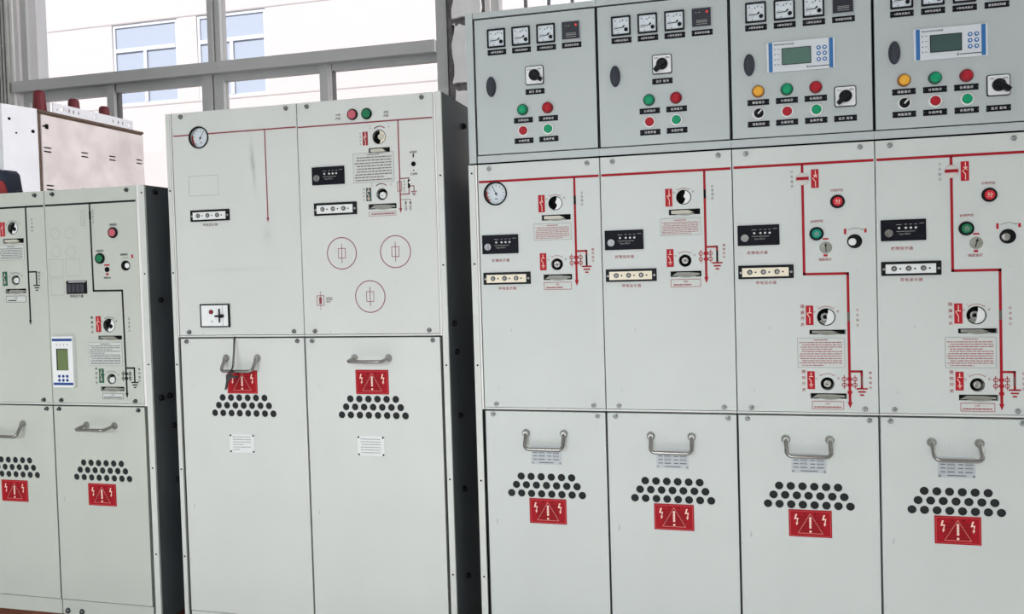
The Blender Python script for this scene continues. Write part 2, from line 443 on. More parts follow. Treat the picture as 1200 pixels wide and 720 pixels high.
def window(name, label, x0, x1, uppers, lowers, stiles, grille=None):
    root = s_empty(name, label); y0 = YB + .03
    tz0, tz1 = Z(1.037), Z(1.096)
    M = ('alu',)
    part('jamb', None, lambda b: b.box(x0 + .026, x0 + .066, y0, y0 + .07, WZ[0], WZ[1]), M, root)
    part('jamb_bead', None, lambda b: b.box(x0, x0 + .026, y0 - .02, y0 + .06, WZ[0], WZ[1]), 'alu_pale', root)
    part('jamb', None, lambda b: b.box(x1 - .054, x1, y0 - .02, y0 + .07, WZ[0], WZ[1]), M, root)
    part('head_rail', None, lambda b: b.box(x0, x1, y0, y0 + .07, WZ[1] - .06, WZ[1]), M, root)
    part('sill_rail', None, lambda b: b.box(x0, x1, y0, y0 + .07, WZ[0], WZ[0] + .07), M, root)
    part('transom', None, lambda b: b.box(x0 + .001, x1 - .055, y0 - .05, y0 + .06, tz0, tz1), M, root)
    for (a, c, mm, dy) in uppers:
        part('mullion', None, lambda b: b.box(a, c, y0 - dy, y0 + .05, tz1, WZ[1] - .06), mm, root)
    for (a, c, mm, dy) in stiles:
        part('sash_stile', None, lambda b: b.box(a, c, y0 - dy, y0 + .04, WZ[0] + .07, tz0), mm, root)
    for (a, c, top) in lowers:
        part('sash_rail', None, lambda b: b.box(a, c, y0 - .004, y0 + .035, top, tz0), M, root)
        part('pane', None, lambda b: b.box(a, c, y0 + .016, y0 + .020, WZ[0] + .07, top), 'window_glass', root)
    us = sorted([x0 + .066] + [q for u in uppers for q in u[:2]] + [x1 - .054])
    for a, c in zip(us[::2], us[1::2]):
        if c - a > .05: part('pane', None, lambda b: b.box(a, c, y0 + .016, y0 + .020, tz1, WZ[1] - .06), 'window_glass', root)
    if not grille: part('reveal_liner', None, lambda b: b.box(x0, x0 + .004, YB + .105, YB + .24, WZ[0], WZ[1]), 'white', root)  # thin white liner added so the reveal looks lit from outside
    if grille:
        for x in grille: part('grille_bar', 'gbar', lambda b: b.box(-.008, .008, -.008, .008, WZ[0], WZ[1]), 'alu_dark', root, (x, YB + .19, 0))
    return root
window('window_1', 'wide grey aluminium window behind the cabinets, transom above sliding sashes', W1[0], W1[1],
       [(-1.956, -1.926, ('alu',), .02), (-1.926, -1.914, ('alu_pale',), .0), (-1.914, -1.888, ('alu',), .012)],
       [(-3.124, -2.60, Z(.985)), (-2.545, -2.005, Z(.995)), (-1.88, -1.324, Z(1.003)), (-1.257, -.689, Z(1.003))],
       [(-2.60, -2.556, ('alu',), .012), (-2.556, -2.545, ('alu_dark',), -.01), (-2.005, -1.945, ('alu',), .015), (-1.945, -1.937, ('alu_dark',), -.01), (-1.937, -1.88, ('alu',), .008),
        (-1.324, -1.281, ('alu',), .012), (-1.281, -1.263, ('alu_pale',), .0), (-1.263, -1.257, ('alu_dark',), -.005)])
window('window_2', 'second aluminium window with dark bars above the instrument boxes', W2[0], W2[1],
       [(.94, .99, ('alu_dark',), .01)], [(-.374, .94, Z(1.0)), (.99, 2.366, Z(1.0))], [(.94, .99, ('alu_dark',), .01)],
       [-.277 + .117 * i for i in range(12)])

# ------------------------------------------------------------------ outdoors
struct(part('ground', None, lambda b: b.box(-30, 20, YB + .24, 30, -.2, -.05), 'yard', None), 'pale concrete yard outside the window')
def facade():
    r = thing('white_building', 'sunlit white building with pale blue windows seen through the window', 'building', (-6, 9, -.05))
    wins = []
    for (a, c) in ((-8.64, -7.45), (-7.10, -5.91)): wins.append((a, c, Z(2.68), Z(3.97)))
    for (a, c) in ((-1.6, -.4), (-.05, 1.15)): wins.append((a, c, Z(2.68), Z(3.97)))
    loc = (6, 0, .05)
    plate('wall', rc(-22, 12, -.05, 11), [rc(*q) for q in wins], 9., 9.25, 'facade', r, (loc[0], -9, loc[2]), bev=.004)
    part('wall_back', None, lambda b: b.box(-22, 12, .252, 5, -.05, 11), 'facade', r, loc)
    for z in (Z(2.655), Z(3.985)): part('groove', None, lambda b: b.box(-22, 12, -.006, .002, z - .009, z + .009), 'facade_groove', r, loc)
    for (a, c, z0, z1) in wins:
        zt = z0 + (z1 - z0) * .66; xm = a + (c - a) * .47
        def fr(b):
            t = .045; y0, y1 = .02, .10
            b.box(a, a + t, y0, y1, z0, z1).box(c - t, c, y0, y1, z0, z1).box(a + t, c - t, y0, y1, z1 - t, z1).box(a + t, c - t, y0, y1, z0, z0 + t)
            b.box(a + t, c - t, y0 - .01, y1, zt, zt + .06).box(xm, xm + .06, y0 - .01, y1, z0 + t, zt)
        f = part('window_frame', None, fr, 'facade_frame', r, loc)
        for (p0, p1, q0, q1) in ((a + .045, c - .045, zt + .06, z1 - .045), (a + .045, xm, z0 + .045, zt), (xm + .06, c - .045, z0 + .045, zt)):
            part('pane', None, lambda b: b.box(p0, p1, .045, .055, q0, q1), 'facade_glass', f)
facade()

# ------------------------------------------------------------------ small fittings
def bolt(parent, u, v, m='bolt'):
    def mk(b):
        b.lathe([(.0066, .0), (.0066, -.0014), (.0058, -.0018), (.0046, -.0018)], 14)
        b.lathe([(.0047, -.0015), (.0047, -.0072), (.0038, -.0086), (.0024, -.0086), (.0022, -.006), (.0, -.006)], 12)
    part('bolt', 'bolt', mk, m, parent, at(u, v))

def line_part(root, name, pts, wd, m, y=-.0006): return part(name, None, lambda b: b.line(pts, wd, y), m, root)

def arrow_head(root, u, v, wd, ht, m): return part('arrow_head', None, lambda b: b.poly([(u - wd / 2, v + ht), (u, v), (u + wd / 2, v + ht)], -.0007), m, root)

def ground_symbol(root, u, v, m, k=1.):
    def mk(b):
        for i, wd in enumerate((.025, .017, .009)): b.rect(0, -.0075 * i * k, wd * k, .0036 * k, -.0007)
    part('earth_symbol', ('gnd', k), mk, m, root, at(u, v))

def sensor_symbol(root, us, vs, u0, m):
    def mk(b): b.ring(.0036, .0054, -.0007, n=14).line([(0, -.009), (0, .009)], .0014, -.0008)
    for u in us:
        for v in vs: part('sensor_symbol', 'sens', mk, m, root, at(u, v))
    for v in vs: part('line_dot', 'ldot', lambda b: b.disc(.0056, -.0008, n=14), m, root, at(u0, v))

def sight(root, u, v0, v1, m='pit', wd=.0056):
    part('position_window', None, lambda b: b.box(u - wd / 2, u + wd / 2, -.0012, .001, v0, v1), m, root)

def symbol_plate(root, u, v, kind, m='symbol_red', w=.0172, h=.0445):
    p = part('symbol_plate', ('symp', w, h), lambda b: b.rrect(w, h, -.0012, .0004, .001, .0004), m, root, at(u, v))
    def mk(b):
        y = -.0016; t = .0016
        if kind == 'load':
            b.line([(.001, .019), (.001, .008)], t, y).ring(.0016, .003, y, .001, .005, 12).line([(-.004, .004), (.001, -.006), (.001, -.019)], t, y)
        elif kind == 'earth':
            b.line([(.0, .018), (.0, .009)], t, y).line([(-.0036, .009), (.0036, .009)], t, y).line([(-.0045, .0045), (.0, -.003), (.0, -.010)], t, y)
            for i, q in enumerate((.0045, .003, .0014)): b.rect(0, -.0105 - i * .0028, q * 2, .0013, y)
        elif kind == 'iso':
            b.line([(.0, .019), (.0, .006)], t, y).line([(-.004, .006), (.004, .006)], t, y).line([(-.006, .005), (.0, -.006), (.0, -.019)], t, y)
        else:
            b.line([(.001, .019), (.001, .006)], t, y).line([(-.0025, .009), (.0045, .003)], t, y).line([(-.0025, .003), (.0045, .009)], t, y)
            b.line([(-.005, .001), (.001, -.007), (.001, -.019)], t, y)
    part('symbol', ('sym', kind), mk, 'sign_pale', p)
    return p

def turn_marks(root, u, v, r, m, mt, a=34):
    def mk(b):
        b.ring(r - .0004, r + .0008, -.0006, n=12, a0=90 - a, a1=90 + a)
        for sg in (-1, 1):
            g = math.radians(90 + sg * a); x, z = (r + .0002) * math.cos(g), (r + .0002) * math.sin(g)
            b.poly([(x - .0016, z + .0012), (x - sg * .0022, z - .0024), (x + .0018, z + .0010)][::1 if sg > 0 else 1], -.0007)
    part('turn_arrow', ('turn', r, a), mk, m, root, at(u, v))
    text(root, '分', u - r - .0005, v + .0125, .0062, mt); text(root, '合', u + r + .0005, v + .0135, .0062, mt)
    text(root, 'O', u - r * .78, v + r * .98, .004, mt); text(root, 'I', u + r * .78, v + r * 1.0, .004, mt)

def socket(root, u, v, r, style):
    """operating-shaft socket behind a round cut-out, with its sliding shutter"""
    p = part('operating_socket', ('sock', r), lambda b: b.lathe([(r, -.0005), (r, .010), (.0, .010)], 24).ring(r, r + .0012, -.0008, n=24), 'pit', root, at(u, v))
    def half(b, side, k=.28):
        n = 12; pts = [(r * .97 * math.cos(math.radians(-90 + 180 * i / n)) * side, r * .97 * math.sin(math.radians(-90 + 180 * i / n))) for i in range(n + 1)]
        pts += [(side * (.12 * r + k * r * math.sin(math.pi * t * 1.0) * (1 if t > .5 else -1) * .6), r * .9 - 1.8 * r * t) for t in (.15, .3, .45, .6, .75, .9)]
        b.prism(pts if side > 0 else pts[::-1], .0012, .004, .0004)
    if style == 'load':
        part('shutter', ('shut', r), lambda b: half(b, 1), 'white', p, rot=(0, math.radians(12), 0))
    elif style == 'iso':
        part('shutter', ('shuti', r), lambda b: half(b, 1, .1), 'plate_pale', p, rot=(0, math.radians(14), 0))
        part('washer', ('wsh', r), lambda b: b.lathe([(r * .5, .007), (r * .5, .003), (r * .24, .003), (r * .22, .008)], 18), 'steel', p, at(-r * .12, 0))
        part('guard', ('grd', r), lambda b: b.prism([(-r * .8, -r * .5), (-r * .35, -r * .88), (r * .15, -r * .95), (r * .05, -r * .5), (-r * .3, -r * .2)], .0035, .005, .0003), 'latch_grey', p)
        part('shaft_hole', ('shh', r), lambda b: b.disc(r * .23, .0025, -r * .1, 0, 14), 'pit', p)
    elif style == 'cream':
        part('shutter', ('shutc', r), lambda b: half(b, 1, .1), 'cream', p)
        part('shaft', ('shfc', r), lambda b: b.lathe([(r * .45, .008), (r * .45, -.001), (r * .3, -.002)], 16), 'latch', p, at(r * .25, 0))
    elif style == 'crescent':
        part('shutter', ('shutr', r), lambda b: half(b, 1, .1), 'white', p, rot=(0, math.radians(20), 0))
        part('shaft', ('shfr', r), lambda b: b.lathe([(r * .34, .008), (r * .34, .0005), (r * .3, .0)], 14), 'pit', p, at(r * .22, -r * .15))
        part('guard', ('grdr', r), lambda b: b.prism([(-r * .35, -r * .85), (r * .2, -r * .92), (r * .1, -r * .3), (-r * .1, -r * .2)], .0008, .003, .0003), 'white', p)
    else:                                            # earth switch: bright bush in a dark ring
        off = {'earth': (0, 0), 'earth_low': (.002, -.003), 'earth_right': (.003, -.001)}[style]
        part('shaft', ('shf', r), lambda b: b.lathe([(r * .62, .008), (r * .62, -.001), (r * .5, -.002), (r * .2, -.002), (r * .18, .004), (0, .004)], 16), 'steel' if style == 'earth' else 'plate_pale', p, at(*off))
    return p

def slot(root, u, v, w, h, style):
    """latch slot: dark cut-out in the panel with the locking plate in it"""
    p = part('latch_slot', ('lslot', w, h), lambda b: b.box(-w / 2, w / 2, .004, .006, -h / 2, h / 2).frame(0, 0, w + .002, h + .002, .0012, -.0006), 'pit', root, at(u, v))
    def mk(b):
        if style == 'a':     # pale plate with dark hook on the right
            b.prism([(-w * .44, -h * .32), (-w * .2, -h * .42), (w * .12, -h * .42), (w * .3, -h * .1), (w * .12, h * .36), (-w * .44, h * .36)], .0002, .003, .0004)
        else:
            b.prism([(-w * .47, -h * .38), (w * .2, -h * .4), (w * .46, -h * .3), (w * .46, h * .12), (w * .1, h * .34), (-w * .3, h * .34)], .0002, .003, .0004)
    part('latch', ('latch', w, h, style), mk, 'latch' if style == 'a' and h > .0105 else 'latch_grey', p)
    def lip(b):
        n = 10; pts = [(-w * .28 + w * .62 * i / n, -h * .5 - .0030 * math.sin(math.pi * i / n)) for i in range(n + 1)]
        b.prism(pts + [(w * .34, -h * .36), (-w * .28, -h * .36)], -.003, .002, .0004)
    part('lip', ('lip', w, h), lip, 'latch_grey', p)
    return p

def instruction(root, u, v, w, h, m, n, seed, title=True):
    p = part('instruction_plate', ('ins', w, h), lambda b: b.rrect(w, h, -.0006, .0004, .003, .0002), 'plate_inset', root, at(u, v))
    part('border', ('insb', w, h), lambda b: b.frame(0, 0, w, h, .0007, -.0009), 'outline_dark', p)
    def mk(b):
        top = h / 2 - .003
        if title: b.rect(0, top - .0022, w * .3, .0018, -.0009); top -= .0055
        rows(b, -w / 2 + .004, w / 2 - .003, -h / 2 + .003, top, n, seed, y=-.0009, fill=.97, h=.36)
    part('fine_print', ('insp', w, h, n, seed), mk, m, p)
    return p
mat('plate_inset', (204, 208, 204), .5)
mat('outline_dark', (120, 120, 118), .6)

def caution(root, u, v, w, h, m, m_text, seed):
    p = part('caution_plate', ('cau', w, h), lambda b: b.rrect(w, h, -.0007, .0004, .0008, .0002), 'plate_inset', root, at(u, v))
    part('border', ('caub', w, h), lambda b: b.frame(0, 0, w, h, .0011, -.001), m, p)
    text(p, '注意：', 0, h * .2, .0052, m_text, y=-.001)
    part('fine_print', ('caup', w, h, seed), lambda b: rows(b, -w * .43, w * .43, -h * .4, -h * .02, 1, seed, y=-.001, fill=1., h=.42), m_text, p)
    return p

def gauge(root, u, v, r=.0315, style=0):
    p = part('pressure_gauge', ('gau', r), lambda b: b.lathe([(r, .004), (r, -.003), (r - .0012, -.004), (r - .003, -.003), (r - .004, .010)], 32), 'black', root, at(u, v), label='round pressure gauge behind a black rim')
    part('dial', ('gdial', r), lambda b: b.disc(r - .0035, .0095, n=32), 'dial', p)
    part('housing', ('ghouse', r), lambda b: b.lathe([(r - .0042, .009), (r - .0042, .001)], 32, cap=False), 'steel', p)
    def marks(b):
        q = r - .008
        for i in range(11):
            a = math.radians(225 - 27 * i); b.line([(q * math.cos(a), q * math.sin(a)), ((q - .004) * math.cos(a), (q - .004) * math.sin(a))], .0009, .0090)
        b.rect(0, -r * .42, .008, .0018, .009)
    part('scale_marks', ('gmk', r), marks, 'text_black', p)
    part('red_band', ('grb', r), lambda b: b.ring(r - .0075, r - .0045, .0088, n=12, a0=165, a1=225), 'symbol_red', p)
    a = 118 if style == 0 else 60
    part('needle', ('gnd', r, a), lambda b: b.line([(-.2 * r * math.cos(math.radians(a)), -.2 * r * math.sin(math.radians(a))), (.72 * r * math.cos(math.radians(a)), .72 * r * math.sin(math.radians(a)))], .0013, .0070).disc(.003, .0068, n=12), 'black', p)
    return p

def fault_indicator(root, u, v, w=.0975, h=.0495, glare=False):
    p = part('fault_indicator', ('fi', w, h), lambda b: b.rrect(w, h, -.004, .002, .001, .0006), 'black_label', root, at(u, v))
    part('knob', ('fik',), lambda b: b.lathe([(.0098, -.0035), (.0098, -.009), (.0088, -.010)], 20).box(-.0012, .0012, -.0125, -.0095, -.0085, .0085), 'chrome', p, at(-w * .33, -h * .13))
    for i, x in enumerate((-.10, .05, .16, .27)):
        part('lamp', 'fil', lambda b: b.lathe([(.0027, -.0038), (.0027, -.006), (.0015, -.0072)], 10), 'plate_pale', p, at(x * w, h * .10))
    def mk(b):
        for (x, z, l) in ((-.10, .26, .12), (.05, .27, .06), (.16, .27, .06), (.27, .27, .06), (.40, .30, .10)): b.rect(x * w, z * h, l * w, .0012, -.0043)
        b.rect(.05 * w, -.06 * h, .42 * w, .0012, -.0043)
    part('fine_print', ('fip', w), mk, 'text_grey', p)
    text(p, 'Type EKL4', .02 * w, -.19 * h, .0058, 'text_grey', y=-.0045)
    return p

def voltage_indicator(root, u, v, w=.128, h=.032, m='cream'):
    p = part('voltage_indicator', ('vi', w, h), lambda b: b.rrect(w, h, -.003, .002, .001, .0006), 'black', root, at(u, v))
    part('faceplate', ('vif', w, h), lambda b: b.rrect(w * .84, h * .66, -.0042, -.0025, .0006, .0003, -w * .01, -h * .02), m, p)
    for x in (-.29, -.045, .20):
        l = part('lamp', 'vil', lambda b: b.lathe([(.0062, -.004), (.0062, -.0055), (.0046, -.0062), (.0042, -.0050)], 16), 'bolt_dark', p, at(x * w, 0))
        l2 = part('lens', 'vilc', lambda b: b.lathe([(.0044, -.004), (.004, -.0062), (.002, -.0072)], 12), 'steel', p, at(x * w, 0))
        part('jack', 'vij', lambda b: b.disc(.0021, -.0045, n=10), 'pit', p, at((x + .105) * w, -.0005))
    for sx in (-1, 1): part('screw', 'vis', lambda b: b.lathe([(.0033, -.003), (.0033, -.0042), (.002, -.0046)], 10), 'bolt', p, at(sx * w * .455, -h * .03))
    return p

def push_button(root, u, v, cap, ring='ring_silver', kind='button', glyph=None, r=.0150, rc_=.0108):
    p = part('push_button', ('pb', r, rc_), lambda b: b.lathe([(r, 0), (r, -.004), (r - .0012, -.0055), (rc_ + .0006, -.006), (rc_ + .0004, -.002)], 24), ring, root, at(u, v))
    part('cap', ('pbc', rc_), lambda b: b.lathe([(rc_, -.001), (rc_, -.0055), (rc_ - .001, -.0068)], 24), cap, p)
    if glyph: text(p, glyph, 0, 0, .0125, 'sign_pale' if cap == 'red_cap' else 'text_grey', y=-.0072)
    return p
def lamp(root, u, v, col):
    p = part('indicator_lamp', 'il', lambda b: b.lathe([(.0145, 0), (.0145, -.006), (.0132, -.0085), (.0112, -.009)], 24), col + '_ring', root, at(u, v))
    part('lens', 'ill', lambda b: b.lathe([(.0116, -.006), (.0114, -.0105), (.0098, -.0128), (.006, -.0138)], 24), col + '_lens', p)
    return p
def key_switch(root, u, v):
    p = part('selector_switch', 'ks', lambda b: b.lathe([(.0150, 0), (.0150, -.004), (.0138, -.0055), (.0114, -.006), (.0112, -.002)], 24), 'ring_silver', root, at(u, v))
    part('knob', 'ksk', lambda b: b.lathe([(.0112, -.001), (.0110, -.006), (.010, -.0072)], 22).prism(rr(.006, .021, .002), -.013, -.006, .001), 'black', p, rot=(0, math.radians(42), 0))
    part('pointer', 'ksp', lambda b: b.rect(0, .0028, .0028, .0125, -.0134), 'white', p, rot=(0, math.radians(42), 0))
    return p
def rotary(root, u, v, ang, s=.0485):
    """cam switch: white plate in a black rim, black knob with a tapering grip"""
    p = part('rotary_switch', 'rot', lambda b: b.rrect(s, s, -.004, .001, .005, .0006), 'black', root, at(u, v))
    part('switch_plate', 'rotp', lambda b: b.rrect(s - .004, s - .004, -.0048, -.003, .004, .0003), 'white', p)
    text(p, '远方', -.014, .0155, .0052, 'text_black', y=-.0052); text(p, '就地', .014, .0155, .0052, 'text_black', y=-.0052)
    k = part('knob', 'rotk', lambda b: b.lathe([(.0142, -.0045), (.0142, -.010), (.0128, -.015), (.0105, -.0160)], 24), 'black', p)
    part('grip', 'rotg', lambda b: b.prism([(-.0070, .006), (-.0062, -.012), (-.0046, -.0245), (.0046, -.0245), (.0062, -.012), (.0070, .006), (.003, .0095), (-.003, .0095)], -.0215, -.007, .002), 'black', k, rot=(0, math.radians(ang), 0))
    return p
def name_strip(root, u, v, s, w=.0505, h=.0142):
    p = part('label_plate', ('lp', w, h), lambda b: b.rrect(w, h, -.0016, .0004, .0006, .0003), 'black_label', root, at(u, v))
    text(p, s, 0, 0, .0058 if len(s) > 5 else .0066, 'white_print', y=-.002, cs=1.12 if len(s) > 5 else 1.25)
    for sx in (-1, 1): part('rivet', 'lpr', lambda b: b.disc(.0007, -.0018, n=8), 'text_grey', p, at(sx * (w / 2 - .0025), 0))
    return p
def ammeter(root, u, v, s=.0485):
    def bez(b):
        o = rr(s, s, .0015); i = rr(s - .0075, s - .0075, .001)
        n = len(o); vs = [(q[0], 0, q[1]) for q in o] + [(q[0], -.0055, q[1]) for q in o] + [(q[0], -.0055, q[1]) for q in i] + [(q[0], -.002, q[1]) for q in i]
        b.add(vs, [(k * n + a, k * n + (a + 1) % n, (k + 1) * n + (a + 1) % n, (k + 1) * n + a) for k in range(3) for a in range(n)])
    p = part('ammeter', 'am', bez, 'black', root, at(u, v))
    part('dial', 'amd', lambda b: b.rect(0, 0, s - .0065, s - .0065, -.002), 'dial', p)
    def mk(b):
        c = (.011, -.011); R0 = .026
        for i in range(11):
            a = math.radians(92 + 8.6 * i); e = .003 if i % 5 == 0 else .0015
            b.line([(c[0] + R0 * math.cos(a), c[1] + R0 * math.sin(a)), (c[0] + (R0 + e) * math.cos(a), c[1] + (R0 + e) * math.sin(a))], .0007, -.0024)
        for (x, z) in ((-.014, .0130), (-.001, .0105), (.005, .0135), (.0145, .0115)): b.rect(x, z, .0024, .003, -.0024, 1)
        b.rect(-.010, -.0015, .010, .0008, -.0024).rect(-.009, -.010, .012, .0008, -.0024).rect(-.0075, -.0165, .003, .003, -.0024)
    part('scale_marks', 'amm', mk, ('text_grey', 'text_black'), p)
    part('needle', 'amn', lambda b: b.line([(-.0155, -.0058), (.004, -.0048)], .0018, -.0034).poly([(.001, -.006), (.0085, -.0035), (.0095, .0015), (.0065, .001)], -.0034), 'black', p)
    part('pivot_cover', 'amp', lambda b: b.lathe([(.0048, -.002), (.0048, -.0045), (.0035, -.0058)], 16), 'black', p, at(.0125, -.0098))
    return p
def humidity_controller(root, u, v, s=.0485):
    p = part('humidity_controller', 'hc', lambda b: b.rrect(s + .001, s + .001, -.0035, .001, .001, .0005), 'clear_edge', root, at(u, v))
    part('face', 'hcf', lambda b: b.rrect(s - .0035, s - .0045, -.0055, -.003, .0008, .0003, -.0012, .0014), 'display_dark', p)
    part('status_lamp', 'hcl', lambda b: b.lathe([(.0032, -.005), (.0030, -.0066), (.0015, -.0074)], 12), 'led_red', p, at(.0125, .0135))
    def mk(b):
        b.rect(-.014, .013, .003, .0018, -.0058).rect(-.006, .013, .004, .0018, -.0058).rect(-.0005, -.0065, .026, .0016, -.0058).rect(-.0005, -.0105, .026, .002, -.0058).rect(-.0005, -.0155, .026, .0014, -.0058)
    part('fine_print', 'hcp', mk, 'text_grey', p)
    return p
def relay(root, u, v, screen='lcd'):
    W_, H_ = .154, .072
    p = part('protection_relay', 'rel', lambda b: b.rrect(W_, H_, -.006, .002, .0012, .0006), 'relay_white', root, at(u, v))
    part('colour_bar', 'relb', lambda b: b.rect(0, 0, .0088, H_ - .002, -.0063), 'blue', p, at(-W_ / 2 + .0088, 0))
    part('colour_bar', 'relb', lambda b: b.rect(0, 0, .0088, H_ - .002, -.0063), 'blue', p, at(W_ / 2 - .0085, 0))
    part('screen', 'rels', lambda b: b.rrect(.0665, .040, -.0072, -.005, .0008, .0004, mi=1, mi_front=0).frame(0, 0, .0665, .040, .0014, -.0074, 1), (screen, 'black'), p, at(-W_ / 2 + .0675, H_ / 2 - .0363))
    for i in range(2):
        for j in range(3):
            q = part('key', 'relk', lambda b: b.lathe([(.0049, -.0058), (.0049, -.0068), (.004, -.0074)], 16), 'blue', p, at(-W_ / 2 + .1178 + .0135 * i, H_ / 2 - .0215 - .0138 * j))
            part('key_mark', 'relkm', lambda b: b.disc(.0022, -.0076, n=8), 'white', q)
    for j in range(4):
        part('status_lamp', 'rell', lambda b: b.disc(.0014, -.0064, n=10), 'black', p, at(-W_ / 2 + .0186, H_ / 2 - .0175 - .0122 * j))
        part('fine_print', 'relp', lambda b: b.rect(0, 0, .006, .0016, -.0064), 'text_grey', p, at(-W_ / 2 + .0265, H_ / 2 - .0175 - .0122 * j))
    text(p, '微机综合保护测控装置', -W_ / 2 + .0395, H_ / 2 - .0068, .0046, 'text_black', y=-.0064)
    part('maker_mark', 'relm', lambda b: b.ring(.0012, .0026, -.0064, -.0235, 0, 12).rect(.003, 0, .045, .0018, -.0064), 'text_black', p, at(-W_ / 2 + .116, -H_ / 2 + .0075))
    return p

def warning_sign(root, u, v, w=.0985, h=.0665):
    p = part('warning_sign', ('ws', w, h), lambda b: b.rrect(w, h, -.0012, .0004, .001, .0004), 'sign_red', root, at(u, v), label='red danger sign with lightning bolts')
    part('border', ('wsb', w, h), lambda b: b.frame(0, 0, w - .006, h - .006, .0008, -.0014), 'text_red_pale', p)
    def tri(b): b.line([(0, .024), (.0285, -.024), (-.0285, -.024), (0, .024)], .0009, -.0017)
    part('triangle', 'wst', tri, 'sign_line', p)
    def bars(b):
        for i in range(8): b.rect(0, .0165 - i * .0052, .058, .0013, -.0015)
        b.disc(.0024, -.0015, -.012, .0235, 10).disc(.0024, -.0015, .012, .0235, 10)
    part('fine_print', 'wsl', bars, 'sign_dark', p)
    def exc(b):
        for i in range(4): b.rrect(.0052, .0066, -.0022, -.0014, .0016, .0001, 0, .0125 - i * .0070)
        b.rrect(.0052, .0050, -.0022, -.0014, .0016, .0001, 0, -.0195)
    part('exclamation_mark', 'wse', exc, 'sign_pale', p)
    def flash(b):
        b.poly([(-.0052, .001), (-.0018, .014), (.0022, .014), (-.001, .0045), (.0048, .0045), (.0022, -.0075), (.0046, -.0075), (.0004, -.014), (-.0016, -.0065), (.0004, -.0070), (.0018, .0015)], -.0018)
    for sx in (-1, 1): part('lightning_bolt', 'wsf', flash, 'sign_pale', p, at(sx * .032, .0085))
    return p
mat('sign_line', (226, 150, 140), .5)
mat('text_red_pale', (206, 90, 92), .5)

def nameplate(root, u, v, w=.0795, h=.048, m='steel_plate', studs='bolt', top_studs=False, seed=1):
    p = part('nameplate', ('np', w, h), lambda b: b.rrect(w, h, -.0014, .0004, .001, .0003), m, root, at(u, v))
    if m == 'steel_plate':
        def mk(b):
            for j in range(4):
                z = h * .33 - j * h * .185
                for k in (0, 1):
                    x = -w * .44 + k * w * .48
                    b.rect(x + w * .07, z, w * .14, .0022, -.0018).rect(x + w * .29, z, w * .2, .0024 if j in (0, 3) else .0016, -.0018)
                    if j in (1, 2): b.frame(x + w * .29, z, w * .2, .0062, .0004, -.0017)
            b.rect(0, -h * .4, w * .5, .0022, -.0018)
        part('fine_print', ('npp', w, h), mk, 'text_grey_dark', p)
    else:
        part('fine_print', ('npr', w, h, seed), lambda b: rows(b, -w * .38, w * .4, -h * .4, h * .42, 6, seed, y=-.0018, fill=.95, h=.28), 'text_grey', p)
    for sx in (-1, 1):
        for sz in ((-1, 1) if top_studs else (-1,)):
            part('rivet', ('npv', studs), lambda b: b.lathe([(.0028, -.001), (.0026, -.0026), (.0014, -.0034)], 12), studs, p, at(sx * (w / 2 - .0035), sz * (h / 2 - .0035)))
    return p
mat('steel_plate', (186, 192, 196), .5, metal=.2, spec=.3)

def handle(door, u, v, tilt):
    """bail handle on two rosettes; tilt 0 sticks straight out, larger hangs down"""
    hw = .0505; L = .042; r = .0048
    for sx in (-1, 1):
        part('handle_base', 'hb', lambda b: b.lathe([(.0105, 0), (.0105, -.002), (.0085, -.0045), (.0065, -.0075), (.0062, -.010)], 18), 'steel', door, at(u + sx * hw, v))
    def mk(b):
        pts = [(-hw, 0, 0)]
        for (a0, sx) in ((0, -1), (1, 1)):
            seq = [(i / 5) for i in range(6)]
            c = .012
            arc = [(sx * (hw - c + c * math.cos(t * math.pi / 2)), -(L - c + c * math.sin(t * math.pi / 2)), 0) for t in seq]
            pts += arc if sx < 0 else arc[::-1]
        pts.append((hw, 0, 0)); b.tube(pts, r, 12)
    part('handle', 'hdl', mk, 'chrome', door, (u, -.006, v), rot=(math.radians(tilt), 0, 0), label='bright steel bail handle')

def vents(cu, v1):
    hs = []
    for row, n in ((0, 6), (1, 7), (2, 8)):
        for i in range(n): hs.append((cu + (i - (n - 1) / 2) * .02705, v1 - row * .0225))
    return hs

